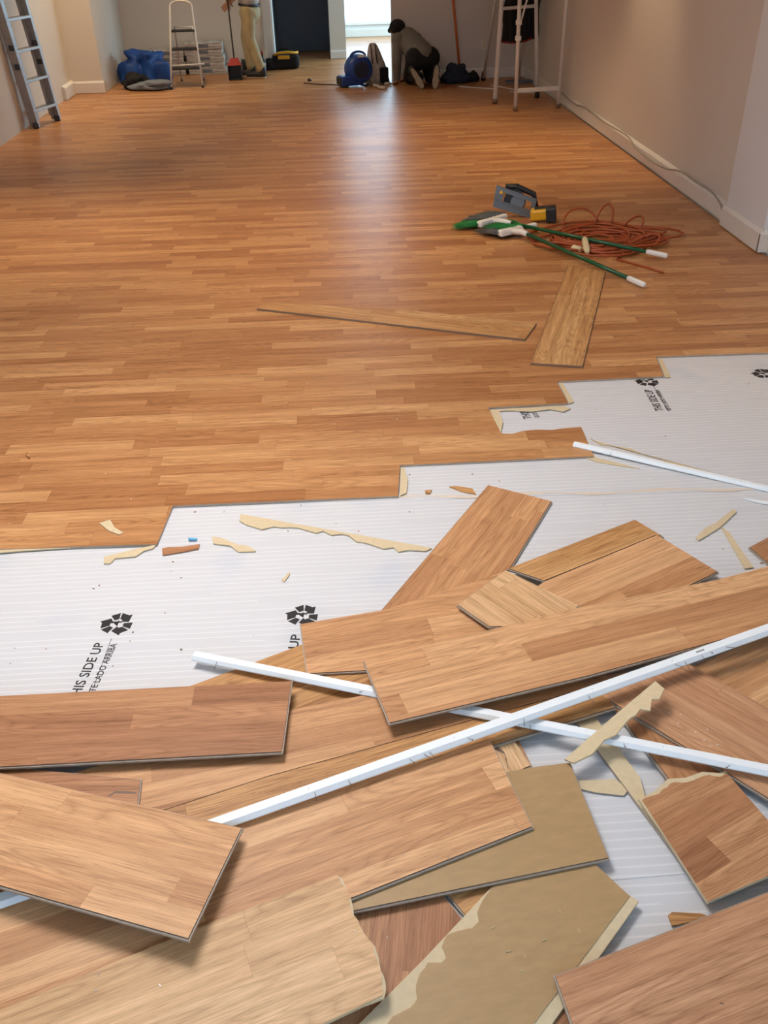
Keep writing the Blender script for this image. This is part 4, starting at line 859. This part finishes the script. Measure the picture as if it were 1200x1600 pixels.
mound('black_bag', (2.00, 12.86, .04), (.07, .06, .08), 'blackcloth', 'small black limp bag at the right of the navy jacket', 'bag', 15, .5, 28)
tp = aty(708, 0, 13.02); bt = V((1.86, 12.99, .01)); dd = (tp - bt) / tp.z; tag(MB().tube([bt, bt + dd * 1.0, bt + dd * 1.95], .017, 10).build('orange_pole', M['orange']), 'thin orange pole leaning upright against the back wall', 'pole')

# ------------------------------------------------------------ ladders at the right
def leg(o, a, b, r, name='leg', m='white', n=8): return MB().tube([a, b], r, n).build(name, M[m], o)
A_, B_ = at(805, 172, .01), at(872, 167, .01)
At, Bt = aty(812, 0, A_.y + .05), aty(885, 0, B_.y + .05); At = A_ + (At - A_) * 1.75; Bt = B_ + (V((2.655, B_.y + .05, Bt.z)) - B_) * 1.75
o = empty('scaffold_frame', A_, 'pale metal scaffold frame with two upright posts, standing nearest in the right corner', 'scaffold')
leg(o, A_, At, .021, 'post'); leg(o, B_, Bt, .021, 'post')
for k_ in (.105, .93): 
    p0, p1 = A_.lerp(At, k_), B_.lerp(Bt, k_); MB().box((p0 + p1) / 2, ((p1 - p0).length, .03, .045), dirR(p1 - p0), 0, .006).build('cross_bar', M['white'], o)
leg(o, A_.lerp(At, .42), A_.lerp(At, .42) + V((.30, .35, .85)), .010, 'brace')
for p_ in (A_, B_): MB().tube([p_ - V((0, 0, .008)), p_ + V((0, 0, .035))], .026, 10).build('rubber_foot', M['rim'], o)
for k_ in (.38, .46): MB().box(A_.lerp(At, k_), (.06, .05, .05), None, 0, .008).build('coupling', M['white'], o)
# step ladder behind
C_, D_ = at(773, 160, .01), at(839, 152, .01); Ct = V((2.16, 11.75, 1.75)); Dt = V((2.52, 11.95, 1.75)); E_, G_ = at(755, 125, .01), V((2.62, 12.9, .01))
o = empty('trestle_ladder', C_, 'tall pale open step ladder behind the scaffold frame with a black garment on it', 'step ladder')
leg(o, C_, Ct, .026, 'rail'); leg(o, D_, Dt, .022, 'rail'); leg(o, E_, Ct + V((.02, .1, 0)), .017, 'rear_leg'); leg(o, G_, Dt + V((.02, .1, 0)), .017, 'rear_leg')
for z_ in (.28, .60, .93, 1.25, 1.55):
    p0, p1 = C_.lerp(Ct, z_ / 1.75), D_.lerp(Dt, z_ / 1.75)
    if z_ in (.28,): continue
    if z_ < .7: continue
    MB().box((p0 + p1) / 2, ((p1 - p0).length, .07, .03), dirR(p1 - p0), 0, .005).build('tread', M['white'], o)
MB().box((Ct + Dt) / 2 + V((0, .05, .02)), (.48, .22, .035), dirR(Dt - Ct), 0, .01).build('top_platform', M['white'], o)
leg(o, E_.lerp(Ct, .6), G_.lerp(Dt, .6), .010, 'rear_bar')
for p_ in (E_, D_): MB().tube([p_ - V((0, 0, .006)), p_ + V((0, 0, .10))], [.032, .022], 10).build('rubber_foot', M['black'], o)
for p_ in (C_,): MB().tube([p_ - V((0, 0, .006)), p_ + V((0, 0, .04))], .03, 10).build('rubber_foot', M['rim'], o)
# garment
mb = MB(); Yg = 12.12; rows = []
for i in range(19):
    z_ = .52 + i * .045; row = []
    for k in range(31):
        s_ = k / 30; x_ = 2.235 + .42 * s_ + (.012 * math.sin(i * .7) if k in (0, 30) else 0); zz = z_ - (.03 * math.sin(s_ * 3.1) if i == 0 else 0) + (.05 * s_ if i == 0 else 0)
        row.append(mb.b.verts.new(V((x_, Yg + .022 * math.sin(s_ * 17 + i * .15) + .012 * math.sin(s_ * 37 + i * .4) - .004 * i, zz))))
    rows.append(row)
for a_, b_ in zip(rows, rows[1:]):
    for k in range(30): mb.b.faces.new((a_[k], a_[k + 1], b_[k + 1], b_[k])).smooth = True
hem = [r_v.co.copy() for r_v in rows[0]]
o = mb.build('hanging_jacket', M['blackcloth']); bake(o, [('SOLIDIFY', dict(thickness=.03, offset=0))]); tag(o, 'black garment with a red hem hanging on the pale step ladder', 'jacket')
MB().tube([h_ + V((0, -.012, .01)) for h_ in hem], .009, 6).build('red_hem', M['red'], o)
# white strips and grey cable on the floor there
for (a_, b_, lab) in (((717, 135), (776, 139), 'leftmost thin white strip on the floor before the right hand ladders'), ((768, 133), (816, 142), 'middle thin white strip crossing under the scaffold frame'), ((795, 143), (846, 146), 'rightmost thin white strip on the floor at the scaffold bar'), ((708, 127), (730, 126), 'short pale strip in front of the navy jacket')):
    p0, p1 = at(*a_, .006), at(*b_, .006); tag(MB().box((p0 + p1) / 2, ((p1 - p0).length, .022, .010), dirR(p1 - p0), 0, .002).build('floor_trim_strip', M['white']), lab, 'trim strip', 'thin white strips on the floor')
c_ = at(812, 128, 0); P = []
for i in range(90):
    a = i / 90 * 2 * math.pi * 4; P.append(V((c_.x + (.20 + .05 * noise.noise(V((i * .06, 2, 0)))) * math.cos(a), c_.y - .12 + .09 * math.sin(a), .008 + .03 * i / 90)))
tag(MB().tube(P, .006, 6).build('coiled_cable', M['greycloth']), 'loosely coiled dark grey cable by the back wall under the pale step ladder', 'cable')
